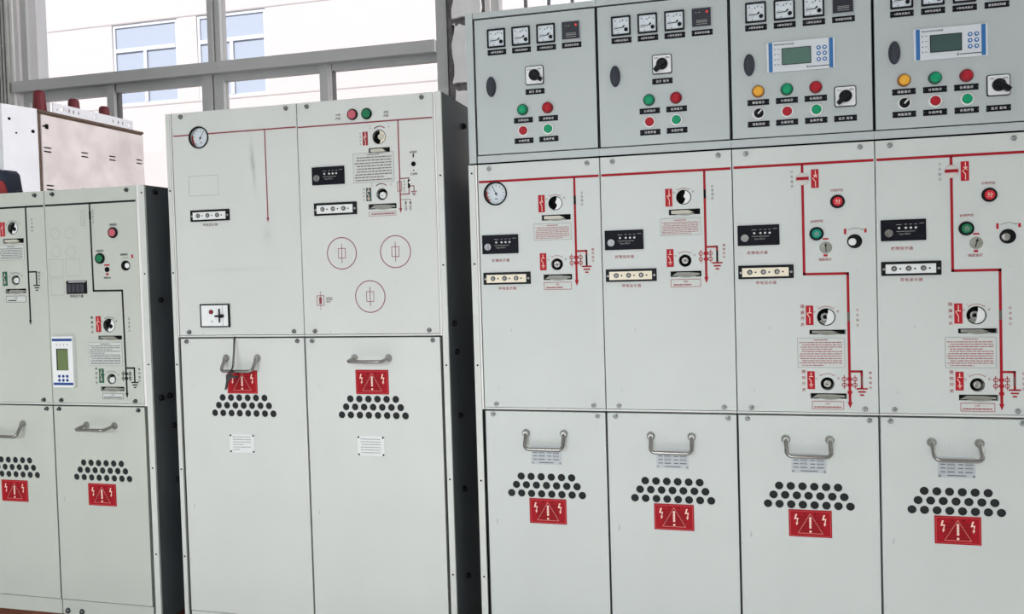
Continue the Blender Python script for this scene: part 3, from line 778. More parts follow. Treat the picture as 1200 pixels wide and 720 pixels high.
BOT = .200          # underside of the cable doors
def cabinet(name, label, x0, w, zs, top, paint, cu, door_holes, door_tilt, panel_cuts, cat='cabinet', group=None, panel_mat=None, door_bot=BOT, ext=(0, 0)):
    """one switchgear bay: carcass, plinth, upper front panel, cable door; zs = height of the seam between them"""
    r = thing(name, label, cat, (x0, 0, 0), group)
    part('carcass', None, lambda b: b.box(.0004 - ext[0], w - .0004 + ext[1], .018, .62, .152, top - .0005), 'carcass', r)
    for (e, a) in ((ext[0], -ext[0] + .0008), (ext[1], w + .0009)):
        if e: part('edge_strip', None, lambda b: b.box(a, a + e - .0017, -.0004, .0178, zs - .002, top), 'edge_highlight', r, label='folded edge strip with painted highlight')
    part('plinth', None, lambda b: b.box(.0015, w - .0015, .0035, .0178, .152, door_bot - .003), paint, r)
    part('seam_rail', None, lambda b: b.box(.0008, w - .0008, .0015, .0178, zs - .0018, zs + .0028), 'rail', r)
    fp = plate('front_panel', rc(.0016, w - .0006, zs + .0042, top), panel_cuts, 0, .0165, panel_mat or paint, r)
    for (u, v) in ((.034, zs + .013), (w - .031, zs + .013), (.033, top - .012), (w - .032, top - .012)): bolt(fp, u, v, BOLT)
    hs = vents(cu, zs + door_holes)
    cd = plate('cable_door', rc(.0028, w - .0022, door_bot, zs - .0062), [circ(u, v, .0098, 18) for (u, v) in hs], 0, .0028, paint, r)
    a, c, z0, z1 = .0031, w - .0025, door_bot + .0003, zs - .0065
    part('folded_edge', None, lambda b: b.box(a, a + .002, .002, .0165, z0, z1).box(c - .002, c, .002, .0165, z0, z1).box(a + .002, c - .002, .002, .0165, z0, z0 + .002).box(a + .002, c - .002, .002, .0165, z1 - .002, z1), paint, cd)
    part('vent_mesh', None, lambda b: b.box(cu - .115, cu + .115, .003, .0045, zs + door_holes - .065, zs + door_holes + .02), 'hole', cd)
    for u in (.024, w - .022): bolt(cd, u, zs - .0145, BOLT)
    handle(cd, cu, zs - .063, door_tilt)
    return r, fp, cd

def stile(root, u0, u1, z0, z1, rivets=()):
    p = part('corner_stile', None, lambda b: b.box(u0, u1, -.001, .006, z0, z1), 'stile_paint', root)
    for z in rivets: part('rivet', 'srv', lambda b: b.lathe([(.0026, 0), (.0024, -.0012), (.001, -.0016)], 10), 'pit', p, ((u0 + u1) / 2, -.001, z))
    return p
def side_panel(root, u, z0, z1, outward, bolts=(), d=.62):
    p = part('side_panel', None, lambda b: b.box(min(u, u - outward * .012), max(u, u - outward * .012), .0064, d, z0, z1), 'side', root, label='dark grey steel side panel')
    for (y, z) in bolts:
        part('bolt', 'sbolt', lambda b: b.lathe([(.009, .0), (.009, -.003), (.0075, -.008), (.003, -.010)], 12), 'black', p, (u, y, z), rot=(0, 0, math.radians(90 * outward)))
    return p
RIV = (.36, .62, .93, 1.2, 1.44)

# ------------------------------------------------------------------ right-hand line-up: four bays
ZR = Z(-.3859); ZRT = Z(.2617); WR = .325
BOLT = 'bolt'
def cuts12(zs):
    return [circ(.208, zs + .537, .0172, 24), circ(.208, zs + .379, .0142, 20), rc(.209 - .037, .209 + .037, zs + .4945, zs + .5065), rc(.209 - .0365, .209 + .0365, zs + .340, zs + .352)]
def cuts34(zs):
    return [circ(.211, zs + .234, .0198, 24), circ(.211, zs + .073, .0144, 20), rc(.213 - .0395, .213 + .0395, zs + .1935, zs + .2025), rc(.213 - .0398, .213 + .0398, zs + .038, zs + .049)]

def bus(r, zs, v, w, wd, m, a=.004, e=.003):
    line_part(r, 'mimic_line', [(a + wd / 2, zs + v), (w - e - wd / 2, zs + v)], wd, m)

def load_bay(r, zs, has_gauge):
    m = 'red_print'
    bus(r, zs, .602, WR, .0062, m)
    line_part(r, 'mimic_line', [(.259, zs + .598), (.2585, zs + .334)], .0056, m)
    arrow_head(r, .2585, zs + .321, .0105, .016, m)
    sight(r, .259, zs + .532, zs + .554)
    line_part(r, 'mimic_line', [(.259, zs + .4115), (.2855, zs + .4115), (.2855, zs + .374)], .0046, m, -.0007)
    sight(r, .2855, zs + .375, zs + .402, wd=.0044)
    ground_symbol(r, .2855, zs + .3715, m)
    sensor_symbol(r, (.2465, .270), (zs + .3955, zs + .3815), .2587, m)
    vtext(r, '分合指示', .2775, zs + .546, .0072, 'text_dim', .0098)
    vtext(r, '接地指示', .302, zs + .400, .0072, 'text_red', .0098)
    symbol_plate(r, .1715, zs + .5375, 'load'); symbol_plate(r, .1715, zs + .3865, 'earth')
    socket(r, .208, zs + .537, .0172, 'load'); turn_marks(r, .208, zs + .537, .0225, 'text_red', 'text_dim')
    slot(r, .209, zs + .5005, .074, .012, 'a')
    instruction(r, .1985, zs + .464, .0985, .0432, 'text_red', 8, 3)
    socket(r, .208, zs + .379, .0142, 'earth'); turn_marks(r, .208, zs + .379, .0225, 'text_red', 'text_dim')
    slot(r, .209, zs + .346, .073, .012, 'b')
    caution(r, .2085, zs + .323, .073, .0195, 'red_print', 'text_red', 5)
    fault_indicator(r, .0575, zs + .436); text(r, '故障指示器', .0575, zs + .3935, .0090, 'text_red', cs=1.2)
    voltage_indicator(r, .073, zs + .346); text(r, '带电显示器', .0735, zs + .3195, .0090, 'text_red', cs=1.2)
    if has_gauge: gauge(r, .048, zs + .570)

def breaker_bay(r, zs, volt_m, green_m, dot):
    m = 'red_print'
    bus(r, zs, .603, WR, .0062, m)
    line_part(r, 'mimic_line', [(.163, zs + .599), (.163, zs + .338), (.261, zs + .3375), (.261, zs + .026)], .0060, m)
    arrow_head(r, .261, zs + .014, .0112, .0155, m)
    c = part('position_indicator', 'pi', lambda b: b.lathe([(.0150, 0), (.0150, -.002), (.0135, -.003), (.0, -.0032)], 24), 'indicator_disc', r, at(.163, zs + .567))
    part('red_band', 'pib', lambda b: b.rect(0, .001, .0285, .0075, -.0037), 'red_print', c)
    symbol_plate(r, .1915, zs + .5665, 'breaker'); vtext(r, '分合指示', .139, zs + .568, .0066, 'text_dim', .0118)
    push_button(r, .241, zs + .5095, 'red_cap', 'black', glyph='分', r=.0162, rc_=.0112); text(r, '分闸按钮', .2395, zs + .5365, .0074, 'text_red')
    push_button(r, .1925, zs + .4345, green_m, 'black', glyph='合', r=.0162, rc_=.0112); text(r, '合闸按钮', .1935, zs + .4645, .0074, 'text_red')
    e = part('energy_indicator', 'ei', lambda b: b.lathe([(.0140, .0), (.0140, -.0015), (.0128, -.0022), (.0, -.0022)], 24), 'latch_grey', r, at(.213, zs + .4005))
    part('pointer', 'eip', lambda b: b.line([(0, -.009), (0, .006)], .002, -.0028).poly([(-.003, .004), (.003, .004), (0, .0115)], -.0028), 'black', e, rot=(0, math.radians(-4 if dot else 14), 0))
    part('red_tag', 'ert', lambda b: b.rect(0, 0, .013, .0038, -.0006), 'symbol_red', r, at(.213, zs + .4215)); part('red_tag', 'erb', lambda b: b.rect(0, 0, .0092, .005, -.0007), 'symbol_red', r, at(.212, zs + .382))
    text(r, '储能指示', .211, zs + .3725, .0076, 'text_red')
    k = part('winding_socket', 'ws_', lambda b: b.lathe([(.0166, 0), (.0166, -.003), (.0155, -.004), (.0, -.004)], 26), 'black', r, at(.2775, zs + .4135))
    part('shaft', 'wsk', lambda b: b.lathe([(.0086, -.004), (.0086, -.009), (.0072, -.0105), (.003, -.0105)], 18), 'steel' if not dot else 'plate_pale', k, at(-.0058, -.0012))
    part('red_tag', 'etl', lambda b: b.rect(0, 0, .0052, .0130, -.0006), 'symbol_red', r, at(.257, zs + .4375)); part('red_tag', 'etr', lambda b: b.rect(0, 0, .0052, .0092, -.0006), 'symbol_red', r, at(.302, zs + .438))
    part('turn_arrow', 'eta', lambda b: b.ring(.0292, .0302, -.0006, 0, -.0235, 12, a0=58, a1=122).poly([(.0145, .0008), (.0182, .0030), (.0140, .0042)], -.0007), 'text_black', r, at(.2795, zs + .4385))
    fault_indicator(r, .059, zs + .436); text(r, '故障指示器', .056, zs + .3935, .0090, 'text_red', cs=1.2)
    voltage_indicator(r, .0745, zs + .346, .129, .033, volt_m); text(r, '带电显示器', .075, zs + .3195, .0090, 'text_red', cs=1.2)
    symbol_plate(r, .1735, zs + .2385, 'iso', h=.047); vtext(r, '隔离开关', .157, zs + .238, .0098, 'text_red', .0146)
    socket(r, .211, zs + .234, .0198, 'iso'); turn_marks(r, .211, zs + .234, .0258, 'text_red', 'text_red', 36)
    slot(r, .213, zs + .198, .079, .009, 'a')
    instruction(r, .1978, zs + .148, .107, .072, 'text_red', 11, 8)
    vtext(r, '分合指示', .281, zs + .232, .0068, 'text_red', .0122)
    vtext(r, '接地开关', .157, zs + .0805, .0098, 'text_red', .0146); symbol_plate(r, .174, zs + .0815, 'earth', h=.0435)
    socket(r, .211, zs + .073, .0144, 'earth'); turn_marks(r, .211, zs + .073, .0245, 'text_red', 'text_red', 36)
    slot(r, .213, zs + .0435, .0796, .011, 'b')
    caution(r, .211, zs + .021, .072, .0195, 'red_print', 'text_red', 6)
    sight(r, .261, zs + .2235, zs + .2445, 'sight_grey')
    line_part(r, 'mimic_line', [(.261, zs + .103), (.288, zs + .103), (.288, zs + .064)], .0052, m, -.0007)
    sight(r, .288, zs + .070, zs + .092, 'sight_brown', .005)
    ground_symbol(r, .288, zs + .0615, m)
    sensor_symbol(r, (.249, .273), (zs + .0845, zs + .0705), .261, m)
    part('line_dot', 'ldot', lambda b: b.disc(.0056, -.0008, n=14), m, r, at(.261, zs + .053))
    vtext(r, '接地指示', .307, zs + .082, .0072, 'text_red', .0118)
mat('sight_grey', (96, 94, 86), .4); mat('sight_brown', (120, 66, 62), .4)

RL = ['light grey switchgear bay with pressure gauge and two-knob panel, first of the right-hand four',
      'light grey switchgear bay without gauge, second of the right-hand four, two-knob panel',
      'light grey switchgear bay with teal closing button, third of the right-hand four',
      'light grey switchgear bay with dark green closing button at the right edge of the picture']
for i in range(4):
    x0 = i * WR; zs = ZR
    r, fp, cd = cabinet('switchgear_cabinet', RL[i], x0, WR, zs, ZRT, 'paint', .163, -.1785, (62, 60, 58, 56)[i],
                        cuts12(zs) + ([circ(.048, zs + .570, .0305, 28)] if i == 0 else []) if i < 2 else cuts34(zs), group='bays of the right-hand switchgear line-up', ext=(.0062 if i == 0 else 0, .0062 if i == 3 else 0))
    if i < 2: load_bay(r, zs, i == 0)
    else: breaker_bay(r, zs, 'cream' if i == 2 else 'plate_pale', 'teal_cap' if i == 2 else 'green_cap', i == 2)
    nameplate(r, .1648, zs - .1205)
    warning_sign(r, .1655, zs - .2685, .099, .0665)
    if i == 0:
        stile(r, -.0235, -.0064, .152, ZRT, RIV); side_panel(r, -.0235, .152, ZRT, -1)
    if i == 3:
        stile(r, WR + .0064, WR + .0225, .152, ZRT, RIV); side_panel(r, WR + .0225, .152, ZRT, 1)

# ------------------------------------------------------------------ instrument boxes on top of the right-hand bays
BZ0, BZ1, BD0, BD1 = Z(.2662), Z(.6605), Z(.2875), Z(.6418)
IL = ['grey instrument box with three ammeters, first from the block pier, switch knob to lower right',
      'grey instrument box with three ammeters, second from the block pier, switch knob to lower left',
      'grey instrument box with relay display and switch knob to lower left',
      'grey instrument box with relay display at the right edge, switch knob to lower right']
def inst_box(i):
    x0 = i * WR; w = WR
    r = thing('instrument_box', IL[i], 'instrument box', (x0, 0, BZ0 - .0045), 'instrument boxes above the right-hand bays')
    zz = lambda v: v - BZ0 + .0045
    part('carcass', None, lambda b: b.box(.0003, w - .0003, .012, .34, .0046, zz(BZ1)), 'paint_box', r)
    part('base_gasket', None, lambda b: b.box(.0003 - (.02 if i == 0 else 0), w - .0003 + (.02 if i == 3 else 0), .004, .338, .0002, .0045), 'gasket', r)
    part('gasket', None, lambda b: b.box(.0006, w - .0006, .0085, .0118, zz(BD0) - .002, zz(BD1) + .0032), 'gasket', r)
    part('bottom_rail', None, lambda b: b.box(.0003 + (.002 if i == 0 else 0), w - .0003, .001, .0118, .0046, zz(BD0) - .0028), 'paint_box', r)
    part('top_rail', None, lambda b: b.box(.0003 + (.0 if i == 0 else 0), w - .0003, .001, .0118, zz(BD1) + .0035, zz(BZ1)), 'paint_box', r)
    d = plate('door', rc(.0042, w - .0026, zz(BD0), zz(BD1) - .0012), [], -.0008, .0085, 'paint_box', r, bev=.0011)
    Vv = lambda v: zz(Z(.2863) + v)
    for k in range(3):
        ammeter(r, .0635 + .066 * k, Vv(.302)); name_strip(r, .064 + .066 * k, Vv(.266), 'ABC'[k] + '相电流指示')
    humidity_controller(r, .262, Vv(.302)); name_strip(r, .262, Vv(.2665), '温湿度控制器')
    part('door_latch', 'dl', lambda b: b.lathe([(.0128, 0), (.0128, -.005), (.0112, -.011), (.0075, -.0148), (.003, -.016)], 28, sz=2.06), 'rubber', r, at(.046, Vv(.177)), label='oval dark grey door latch')
    if i < 2:
        rotary(r, .163, Vv(.1975), -53 if i == 0 else 47); name_strip(r, .163, Vv(.156), '远方 就地')
        for (u, vl, vt, f, s) in ((.129, .111, .0842, 'lg', '分闸指示'), (.195, .1115, .0845, 'lr', '合闸指示'), (.129, .057, .031, 'br', '分闸按钮'), (.195, .0575, .0315, 'bg', '合闸按钮')):
            if f[0] == 'l': lamp(r, u, Vv(vl), 'green' if f[1] == 'g' else 'red')
            else: push_button(r, u, Vv(vl), 'green_lens' if f[1] == 'g' else 'red_lens')
            name_strip(r, u + .001, Vv(vt), s)
    else:
        relay(r, .164, Vv(.1895), 'lcd' if i == 2 else 'lcd_dark')
        for (u, f, s) in ((.0655, 'amber', '储能指示'), (.1315, 'green', '分闸指示'), (.197, 'red', '合闸指示')):
            lamp(r, u, Vv(.1115), f); name_strip(r, u, Vv(.0855), s)
        key_switch(r, .066, Vv(.059)); push_button(r, .1315, Vv(.059), 'red_lens'); push_button(r, .198, Vv(.0585), 'green_lens')
        for (u, s) in ((.0655, '储能旋钮'), (.131, '分闸按钮'), (.197, '合闸按钮'), (.2625, '远方 就地')): name_strip(r, u, Vv(.0332), s)
        rotary(r, .2625, Vv(.0845), 45 if i == 2 else -56)
    if i == 0:
        part('corner_stile', None, lambda b: b.box(-.0205, -.0012, .0, .34, .0046, zz(BZ1) + .001), 'paint_box', r)
    if i == 3:
        part('corner_stile', None, lambda b: b.box(w + .0012, w + .0205, .0, .34, .0046, zz(BZ1) + .001), 'paint_box', r)
for i in range(4): inst_box(i)

# ------------------------------------------------------------------ middle line-up: two wider bays
BOLT = 'bolt_mid'
ZC = Z(-.1879); ZCT = Z(.4640); WC = .404
r, fp, cd = cabinet('switchgear_cabinet', 'light grey wide switchgear bay with round gauge and strap on its handle', -.925, WC, ZC, ZCT, 'paint_mid', .2025, -.178, 55,
                    [circ(.090, ZC + .577, .0310, 28)], group='bays of the middle switchgear line-up', panel_mat='paint_scuffed', ext=(.0052, 0))
bus(r, ZC, .586, .061, .0038, 'mimic_maroon', .006); bus(r, ZC, .586, WC, .0038, 'mimic_maroon', .1205)
line_part(r, 'mimic_line', [(.303, ZC + .584), (.3035, ZC + .333)], .0034, 'mimic_maroon'); arrow_head(r, .3035, ZC + .323, .0085, .014, 'mimic_maroon')
gauge(r, .090, ZC + .577, .032, 1)
voltage_indicator(r, .1175, ZC + .351, .128, .033, 'plate_pale'); text(r, '带电显示器', .117, ZC + .324, .0090, 'text_dim', cs=1.2)
part('printed_outline', None, lambda b: b.frame(.100, ZC + .438, .098, .058, .0008, -.0005), 'outline', r)
c = part('operation_counter', None, lambda b: b.rrect(.097, .0675, -.004, .001, .001, .0005), 'black', r, at(.122, ZC + .0605))
part('faceplate', None, lambda b: b.rrect(.087, .060, -.0048, -.003, .0008, .0003), 'white', c)
part('divider', None, lambda b: b.rect(.027, 0, .0012, .060, -.0051), 'text_grey', c)
part('reset_button', None, lambda b: b.lathe([(.0064, -.0045), (.0064, -.008), (.0045, -.0095)], 16), 'red_ring', c, at(-.010, .011))
part('screw', None, lambda b: b.disc(.0022, -.0052, n=10), 'text_black', c, at(-.009, -.0165))
def key(b): b.box(-.0125, .0125, -.012, -.005, -.0028, .0022).prism(circ(.009, 0, .0052, 14), -.016, -.005, .001).box(-.0012, .0016, -.009, -.005, -.019, .021)
part('key', None, key, 'black', c, at(.017, -.001))
warning_sign(r, .2015, ZC - .132, .097, .0675)
nameplate(r, .194, ZC - .3105, .080, .0535, 'plate_pale', 'pit', True, 4)
stile(r, -.0185, -.0054, .152, ZCT, RIV); side_panel(r, -.0185, .152, ZCT, -1)

r, fp, cd = cabinet('switchgear_cabinet', 'light grey wide switchgear bay with three printed fuse circles', -.925 + WC, WC, ZC, ZCT, 'paint_mid', .2010, -.177, 6,
                    [circ(.246, ZC + .542, .0182, 24), circ(.249, ZC + .386, .0148, 20), rc(.215, .275, ZC + .500, ZC + .512), rc(.209, .289, ZC + .347, ZC + .359)], group='bays of the middle switchgear line-up', ext=(0, .0062))
m = 'mimic_maroon'
bus(r, ZC, .584, WC, .0038, m, .003, .004)
line_part(r, 'mimic_line', [(.302, ZC + .582), (.302, ZC + .344)], .0036, m); arrow_head(r, .302, ZC + .332, .009, .014, m)
push_button(r, .170, ZC + .608, 'pink_cap', 'black', r=.0152, rc_=.0122); push_button(r, .212, ZC + .607, 'green_cap', 'black', r=.0152, rc_=.0122)
text(r, '分闸\n按钮', .126, ZC + .605, .0075, 'text_dim', spacing=1.35); text(r, '合闸\n按钮', .268, ZC + .603, .0075, 'text_dim', spacing=1.35)
symbol_plate(r, .205, ZC + .540, 'load', 'symbol_maroon', .015, .037); symbol_plate(r, .210, ZC + .387, 'earth', 'symbol_slate', .015, .037)
vtext(r, '负荷开关', .1905, ZC + .540, .0055, 'text_dim', .0095); vtext(r, '接地开关', .1955, ZC + .387, .0055, 'text_dim', .0095)
socket(r, .246, ZC + .542, .0182, 'cream'); socket(r, .249, ZC + .386, .0148, 'earth_low')
for v in (.542, .386):
    part('turn_arrow', ('tb',), lambda b: b.ring(.0215, .0240, -.0006, n=12, a0=48, a1=90).ring(.0215, .0240, -.0006, n=12, a0=90, a1=132, mi=1), ('mimic_maroon', 'text_black'), r, at(.2475, ZC + v + .006))
    vtext(r, 'O分', .2475 - .0275, ZC + v + .027, .005, 'text_dim', .0068); vtext(r, 'I合', .2475 + .0275, ZC + v + .029, .005, 'mimic_maroon', .0068)
slot(r, .245, ZC + .506, .060, .012, 'a'); slot(r, .249, ZC + .353, .080, .012, 'b')
instruction(r, .2265, ZC + .460, .120, .081, 'text_dim', 9, 12)
caution_ = part('caution_plate', None, lambda b: b.rrect(.080, .0115, -.0007, .0004, .0008, .0002), 'plate_inset', r, at(.2485, ZC + .3325))
part('border', None, lambda b: b.frame(0, 0, .080, .0115, .0008, -.001), m, caution_); part('fine_print', None, lambda b: rows(b, -.036, .036, -.0035, .0035, 1, 9, y=-.001, fill=1, h=.45), 'text_red', caution_)
fault_indicator(r, .091, ZC + .445); voltage_indicator(r, .109, ZC + .3525, .129, .035, 'plate_pale')
part('keyhole', None, lambda b: b.lathe([(.0064, 0), (.0064, -.002), (.005, -.003)], 16), 'pit', r, at(.343, ZC + .463))
part('print_mark', None, lambda b: b.rect(0, .0255, .004, .010, -.0006).disc(.0022, -.0006, 0, -.0145, 10), 'text_black', r, at(.343, ZC + .460))
text(r, '未熔断', .343, ZC + .495, .0075, 'text_dim'); text(r, '已熔断', .343, ZC + .436, .0075, 'text_dim')
part('fuse_symbol', None, lambda b: b.frame(.301, ZC + .4045, .0135, .027, .0016, -.0008), m, r)
line_part(r, 'mimic_line', [(.302, ZC + .4255), (.328, ZC + .4255), (.328, ZC + .383), (.302, ZC + .383)], .0028, m, -.0007)
sight(r, .328, ZC + .3995, ZC + .421, 'pit', .006); part('position_mark', None, lambda b: b.disc(.0032, -.0014, n=10), 'white', r, at(.3305, ZC + .414))
line_part(r, 'mimic_line', [(.331, ZC + .404), (.342, ZC + .404), (.342, ZC + .391)], .0022, m, -.0007); ground_symbol(r, .342, ZC + .389, m, .66)
line_part(r, 'mimic_line', [(.303, ZC + .3685), (.331, ZC + .3685)], .0014, 'text_dim', -.0007)
def sens(b): b.line([(0, .016), (0, .012)], .0012, -.0007).rect(0, .006, .005, .008, -.0007).ring(.002, .0034, -.0007, 0, -.004, 10).ring(.002, .0034, -.0007, 0, -.011, 10)
for u in (.3175, .3305): part('sensor_symbol', 'sens2', sens, 'text_dim', r, at(u, ZC + .353))
vtext(r, '接地指示', .3145, ZC + .4045, .0055, 'text_dim', .009)
def fuse(b): b.ring(.0425, .0448, -.0006, n=40).frame(0, 0, .0225, .0285, .0015, -.0006).line([(0, -.026), (0, .026)], .0016, -.0007)
for (u, v) in ((.1235, .2285), (.2825, .228), (.204, .107)): part('fuse_circle', 'fuse', fuse, m, r, at(u, ZC + v))
part('fuse_symbol', None, lambda b: b.frame(0, 0, .0225, .0285, .0015, -.0006).line([(0, -.026), (0, .026)], .0012, -.0007).rect(0, 0, .008, .018, -.0009), 'mimic_maroon', r, at(.054, ZC + .0985))
part('print_mark', None, lambda b: rows(b, -.010, .010, -.008, .008, 3, 2, y=-.0006, fill=1, h=.5), 'text_dim', r, at(.0805, ZC + .100))
warning_sign(r, .201, ZC - .1295, .098, .068)
nameplate(r, .1915, ZC - .3075, .080, .055, 'plate_pale', 'pit', True, 6)
stile(r, WC + .0064, WC + .0225, .152, ZCT, RIV)
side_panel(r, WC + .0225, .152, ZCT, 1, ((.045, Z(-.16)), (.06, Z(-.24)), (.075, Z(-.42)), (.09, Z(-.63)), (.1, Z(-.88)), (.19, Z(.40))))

# ------------------------------------------------------------------ left line-up: two bays with black mimic lines
ZL = Z(-.3931); ZLT = Z(.2624); WL = .330
BOLT = 'bolt_dark'
XL2 = -1.3838; XL1 = XL2 - WL; m = 'mimic_black'
r, fp, cd = cabinet('switchgear_cabinet', 'grey switchgear bay cut by the left picture edge, tool bag on top', XL1, WL, ZL, ZLT, 'paint_left', .165, -.1785, 58,
                    [circ(.2105, ZL + .546, .0180, 24), circ(.212, ZL + .385, .0142, 20), rc(.172, .248, ZL + .501, ZL + .513), rc(.174, .248, ZL + .345, ZL + .357)], group='bays of the left switchgear line-up', ext=(.0095, 0))
bus(r, ZL, .610, WL, .0058, m)
line_part(r, 'mimic_line', [(.261, ZL + .607), (.261, ZL + .258)], .0056, m); arrow_head(r, .261, ZL + .244, .0105, .016, m)
vtext(r, '分合指示', .282, ZL + .553, .0068, 'text_left', .0115)
symbol_plate(r, .171, ZL + .544, 'load'); symbol_plate(r, .172, ZL + .390, 'earth', 'symbol_green')
socket(r, .2105, ZL + .546, .0180, 'crescent'); socket(r, .212, ZL + .385, .0142, 'earth_right')
turn_marks(r, .2105, ZL + .546, .0232, 'text_black', 'text_left'); turn_marks(r, .212, ZL + .385, .0232, 'text_black', 'text_left')
slot(r, .210, ZL + .507, .076, .012, 'a'); slot(r, .211, ZL + .351, .074, .012, 'b')
instruction(r, .200, ZL + .4705, .098, .047, 'text_left', 7, 21); caution(r, .211, ZL + .326, .074, .020, 'text_black', 'text_black', 7)
line_part(r, 'mimic_line', [(.261, ZL + .409), (.2905, ZL + .409), (.2905, ZL + .369)], .0046, m, -.0007); ground_symbol(r, .2905, ZL + .367, m)
vtext(r, '接地指示', .3005, ZL + .391, .0068, 'text_black', .0102)
fault_indicator(r, .060, ZL + .436); voltage_indicator(r, .076, ZL + .346)
warning_sign(r, .1725, ZL - .2755, .100, .0675)
stile(r, -.0285, -.0097, .152, ZLT, RIV); side_panel(r, -.0285, .152, ZLT, -1)

r, fp, cd = cabinet('switchgear_cabinet', 'grey switchgear bay with upright white relay and black mimic line', XL2, WL, ZL, ZLT, 'paint_left', .1705, -.1785, 6,
                    [circ(.217, ZL + .241, .0196, 24), circ(.218, ZL + .079, .0144, 20), rc(.178, .259, ZL + .199, ZL + .209), rc(.179, .260, ZL + .0435, ZL + .0545)], group='bays of the left switchgear line-up', ext=(0, .0095))
bus(r, ZL, .6105, WL, .0058, m)
line_part(r, 'mimic_line', [(.165, ZL + .607), (.1665, ZL + .346), (.268, ZL + .345), (.270, ZL + .034)], .0056, m); arrow_head(r, .270, ZL + .021, .0108, .016, m)
sight(r, .1652, ZL + .562, ZL + .586, wd=.0062)
vtext(r, '断路器分合', .1755, ZL + .570, .0055, 'text_left', .0088)
def emb(b):
    b.frame(.139, ZL + .567, .016, .046, .0008, -.0005).line([(.139, ZL + .585), (.139, ZL + .574)], .0008, -.0005).line([(.136, ZL + .570), (.139, ZL + .562), (.139, ZL + .549)], .0008, -.0005)
    for (u, v) in ((.036, .524), (.090, .523), (.037, .470), (.091, .468)): b.ring(.0162, .0169, -.0005, u, ZL + v, 24)
    b.frame(.035, ZL + .418, .050, .054, .0007, -.0005).frame(.0965, ZL + .4185, .051, .053, .0007, -.0005).frame(.037, ZL + .361, .048, .052, .0007, -.0005)
part('printed_outline', None, emb, 'outline', r)
c = part('voltage_indicator', None, lambda b: b.rrect(.073, .040, -.003, .002, .001, .0006), 'black', r, at(.107, ZL + .358))
for i in range(4): part('module', 'vmod', lambda b: b.rrect(.0138, .026, -.0065, -.002, .001, .0006), 'module', c, at(-.0235 + .0158 * i, -.0025))
part('top_edge', None, lambda b: b.rect(.004, .0165, .062, .004, -.0034), 'clear_edge', c)
text(r, '带电显示器', .105, ZL + .331, .0090, 'text_black', cs=1.2)
push_button(r, .2445, ZL + .519, 'pink_cap', 'black', r=.0162, rc_=.0118); push_button(r, .195, ZL + .443, 'green_cap', 'black', r=.0162, rc_=.0118)
for (u, v) in ((.245, .543), (.195, .466), (.279, .4525)): part('label_tag', 'ltag', lambda b: b.rect(0, 0, .027, .0075, -.0005).rect(0, 0, .020, .002, -.0007, 1), ('outline', 'text_left'), r, at(u, ZL + v))
part('key_hole', None, lambda b: b.lathe([(.0078, 0), (.0078, -.002), (.006, -.003)], 16), 'pit', r, at(.218, ZL + .409))
part('red_tag', None, lambda b: b.rect(0, 0, .019, .0045, -.0006), 'symbol_red', r, at(.218, ZL + .4225)); part('red_tag', None, lambda b: b.rect(0, 0, .010, .0055, -.0006), 'symbol_red', r, at(.218, ZL + .395))
text(r, '储能指示', .218, ZL + .3845, .0066, 'text_left')
k = part('winding_socket', None, lambda b: b.lathe([(.0150, 0), (.0150, -.002), (.0138, -.003), (.0, -.003)], 24), 'pit', r, at(.284, ZL + .419))
part('shaft', None, lambda b: b.lathe([(.0078, -.003), (.0078, -.0042), (.007, -.0048)], 18), 'white', k, at(.0075, 0))
part('turn_arrow', None, lambda b: b.ring(.0232, .0243, -.0006, n=12, a0=62, a1=120), 'text_black', r, at(.284, ZL + .4195)); part('red_tag', None, lambda b: b.rect(0, 0, .0062, .011, -.0006), 'symbol_red', r, at(.308, ZL + .446))
# upright white relay
p = part('protection_relay', None, lambda b: b.rrect(.0755, .1565, -.012, .002, .0015, .0008), 'white', r, at(.0545, ZL + .1315), label='upright white protection relay')
for z in (.0675, -.067): part('colour_bar', 'vrb', lambda b: b.rect(0, 0, .0715, .0078, -.0124), 'blue_deep', p, at(0, z))
part('screen', None, lambda b: b.rrect(.041, .066, -.0128, -.011, .0008, .0003, mi=1, mi_front=0).box(-.0205, -.0175, -.0136, -.012, -.033, .033, 1).box(-.0205, .0205, -.0136, -.012, .031, .033, 1), ('lcd_green', 'black'), p, at(-.0005, .0075))
for i in range(3):
    for j in range(2): part('key', 'vrk', lambda b: b.lathe([(.0046, -.0115), (.0046, -.0128), (.0034, -.0134)], 14), 'blue_deep', p, at(-.0145 + .0145 * i, -.0435 - .0125 * j))
for i in range(4): part('status_lamp', 'vrl', lambda b: b.rect(0, 0, .0026, .0036, -.0124), 'text_left', p, at(-.0195 + .013 * i, .0525))
symbol_plate(r, .179, ZL + .245, 'iso', h=.048); symbol_plate(r, .182, ZL + .0885, 'earth', 'symbol_green', h=.043)
vtext(r, '隔离开关', .156, ZL + .243, .0092, 'text_left', .0146); vtext(r, '接地开关', .164, ZL + .089, .0086, 'text_left', .0142)
socket(r, .217, ZL + .241, .0196, 'crescent'); socket(r, .218, ZL + .079, .0144, 'earth_low')
turn_marks(r, .217, ZL + .241, .0250, 'text_black', 'text_left'); turn_marks(r, .218, ZL + .079, .0240, 'text_black', 'text_left')
slot(r, .2185, ZL + .204, .081, .010, 'a'); slot(r, .2195, ZL + .049, .081, .011, 'b')
instruction(r, .1995, ZL + .1545, .118, .071, 'text_left', 11, 31); caution(r, .220, ZL + .027, .073, .018, 'text_black', 'text_black', 8)
vtext(r, '分合指示', .287, ZL + .242, .0072, 'text_left', .0118); vtext(r, '接地指示', .316, ZL + .091, .0072, 'text_left', .0118)
line_part(r, 'mimic_line', [(.270, ZL + .112), (.299, ZL + .112), (.299, ZL + .071)], .0050, m, -.0007); ground_symbol(r, .299, ZL + .069, m)
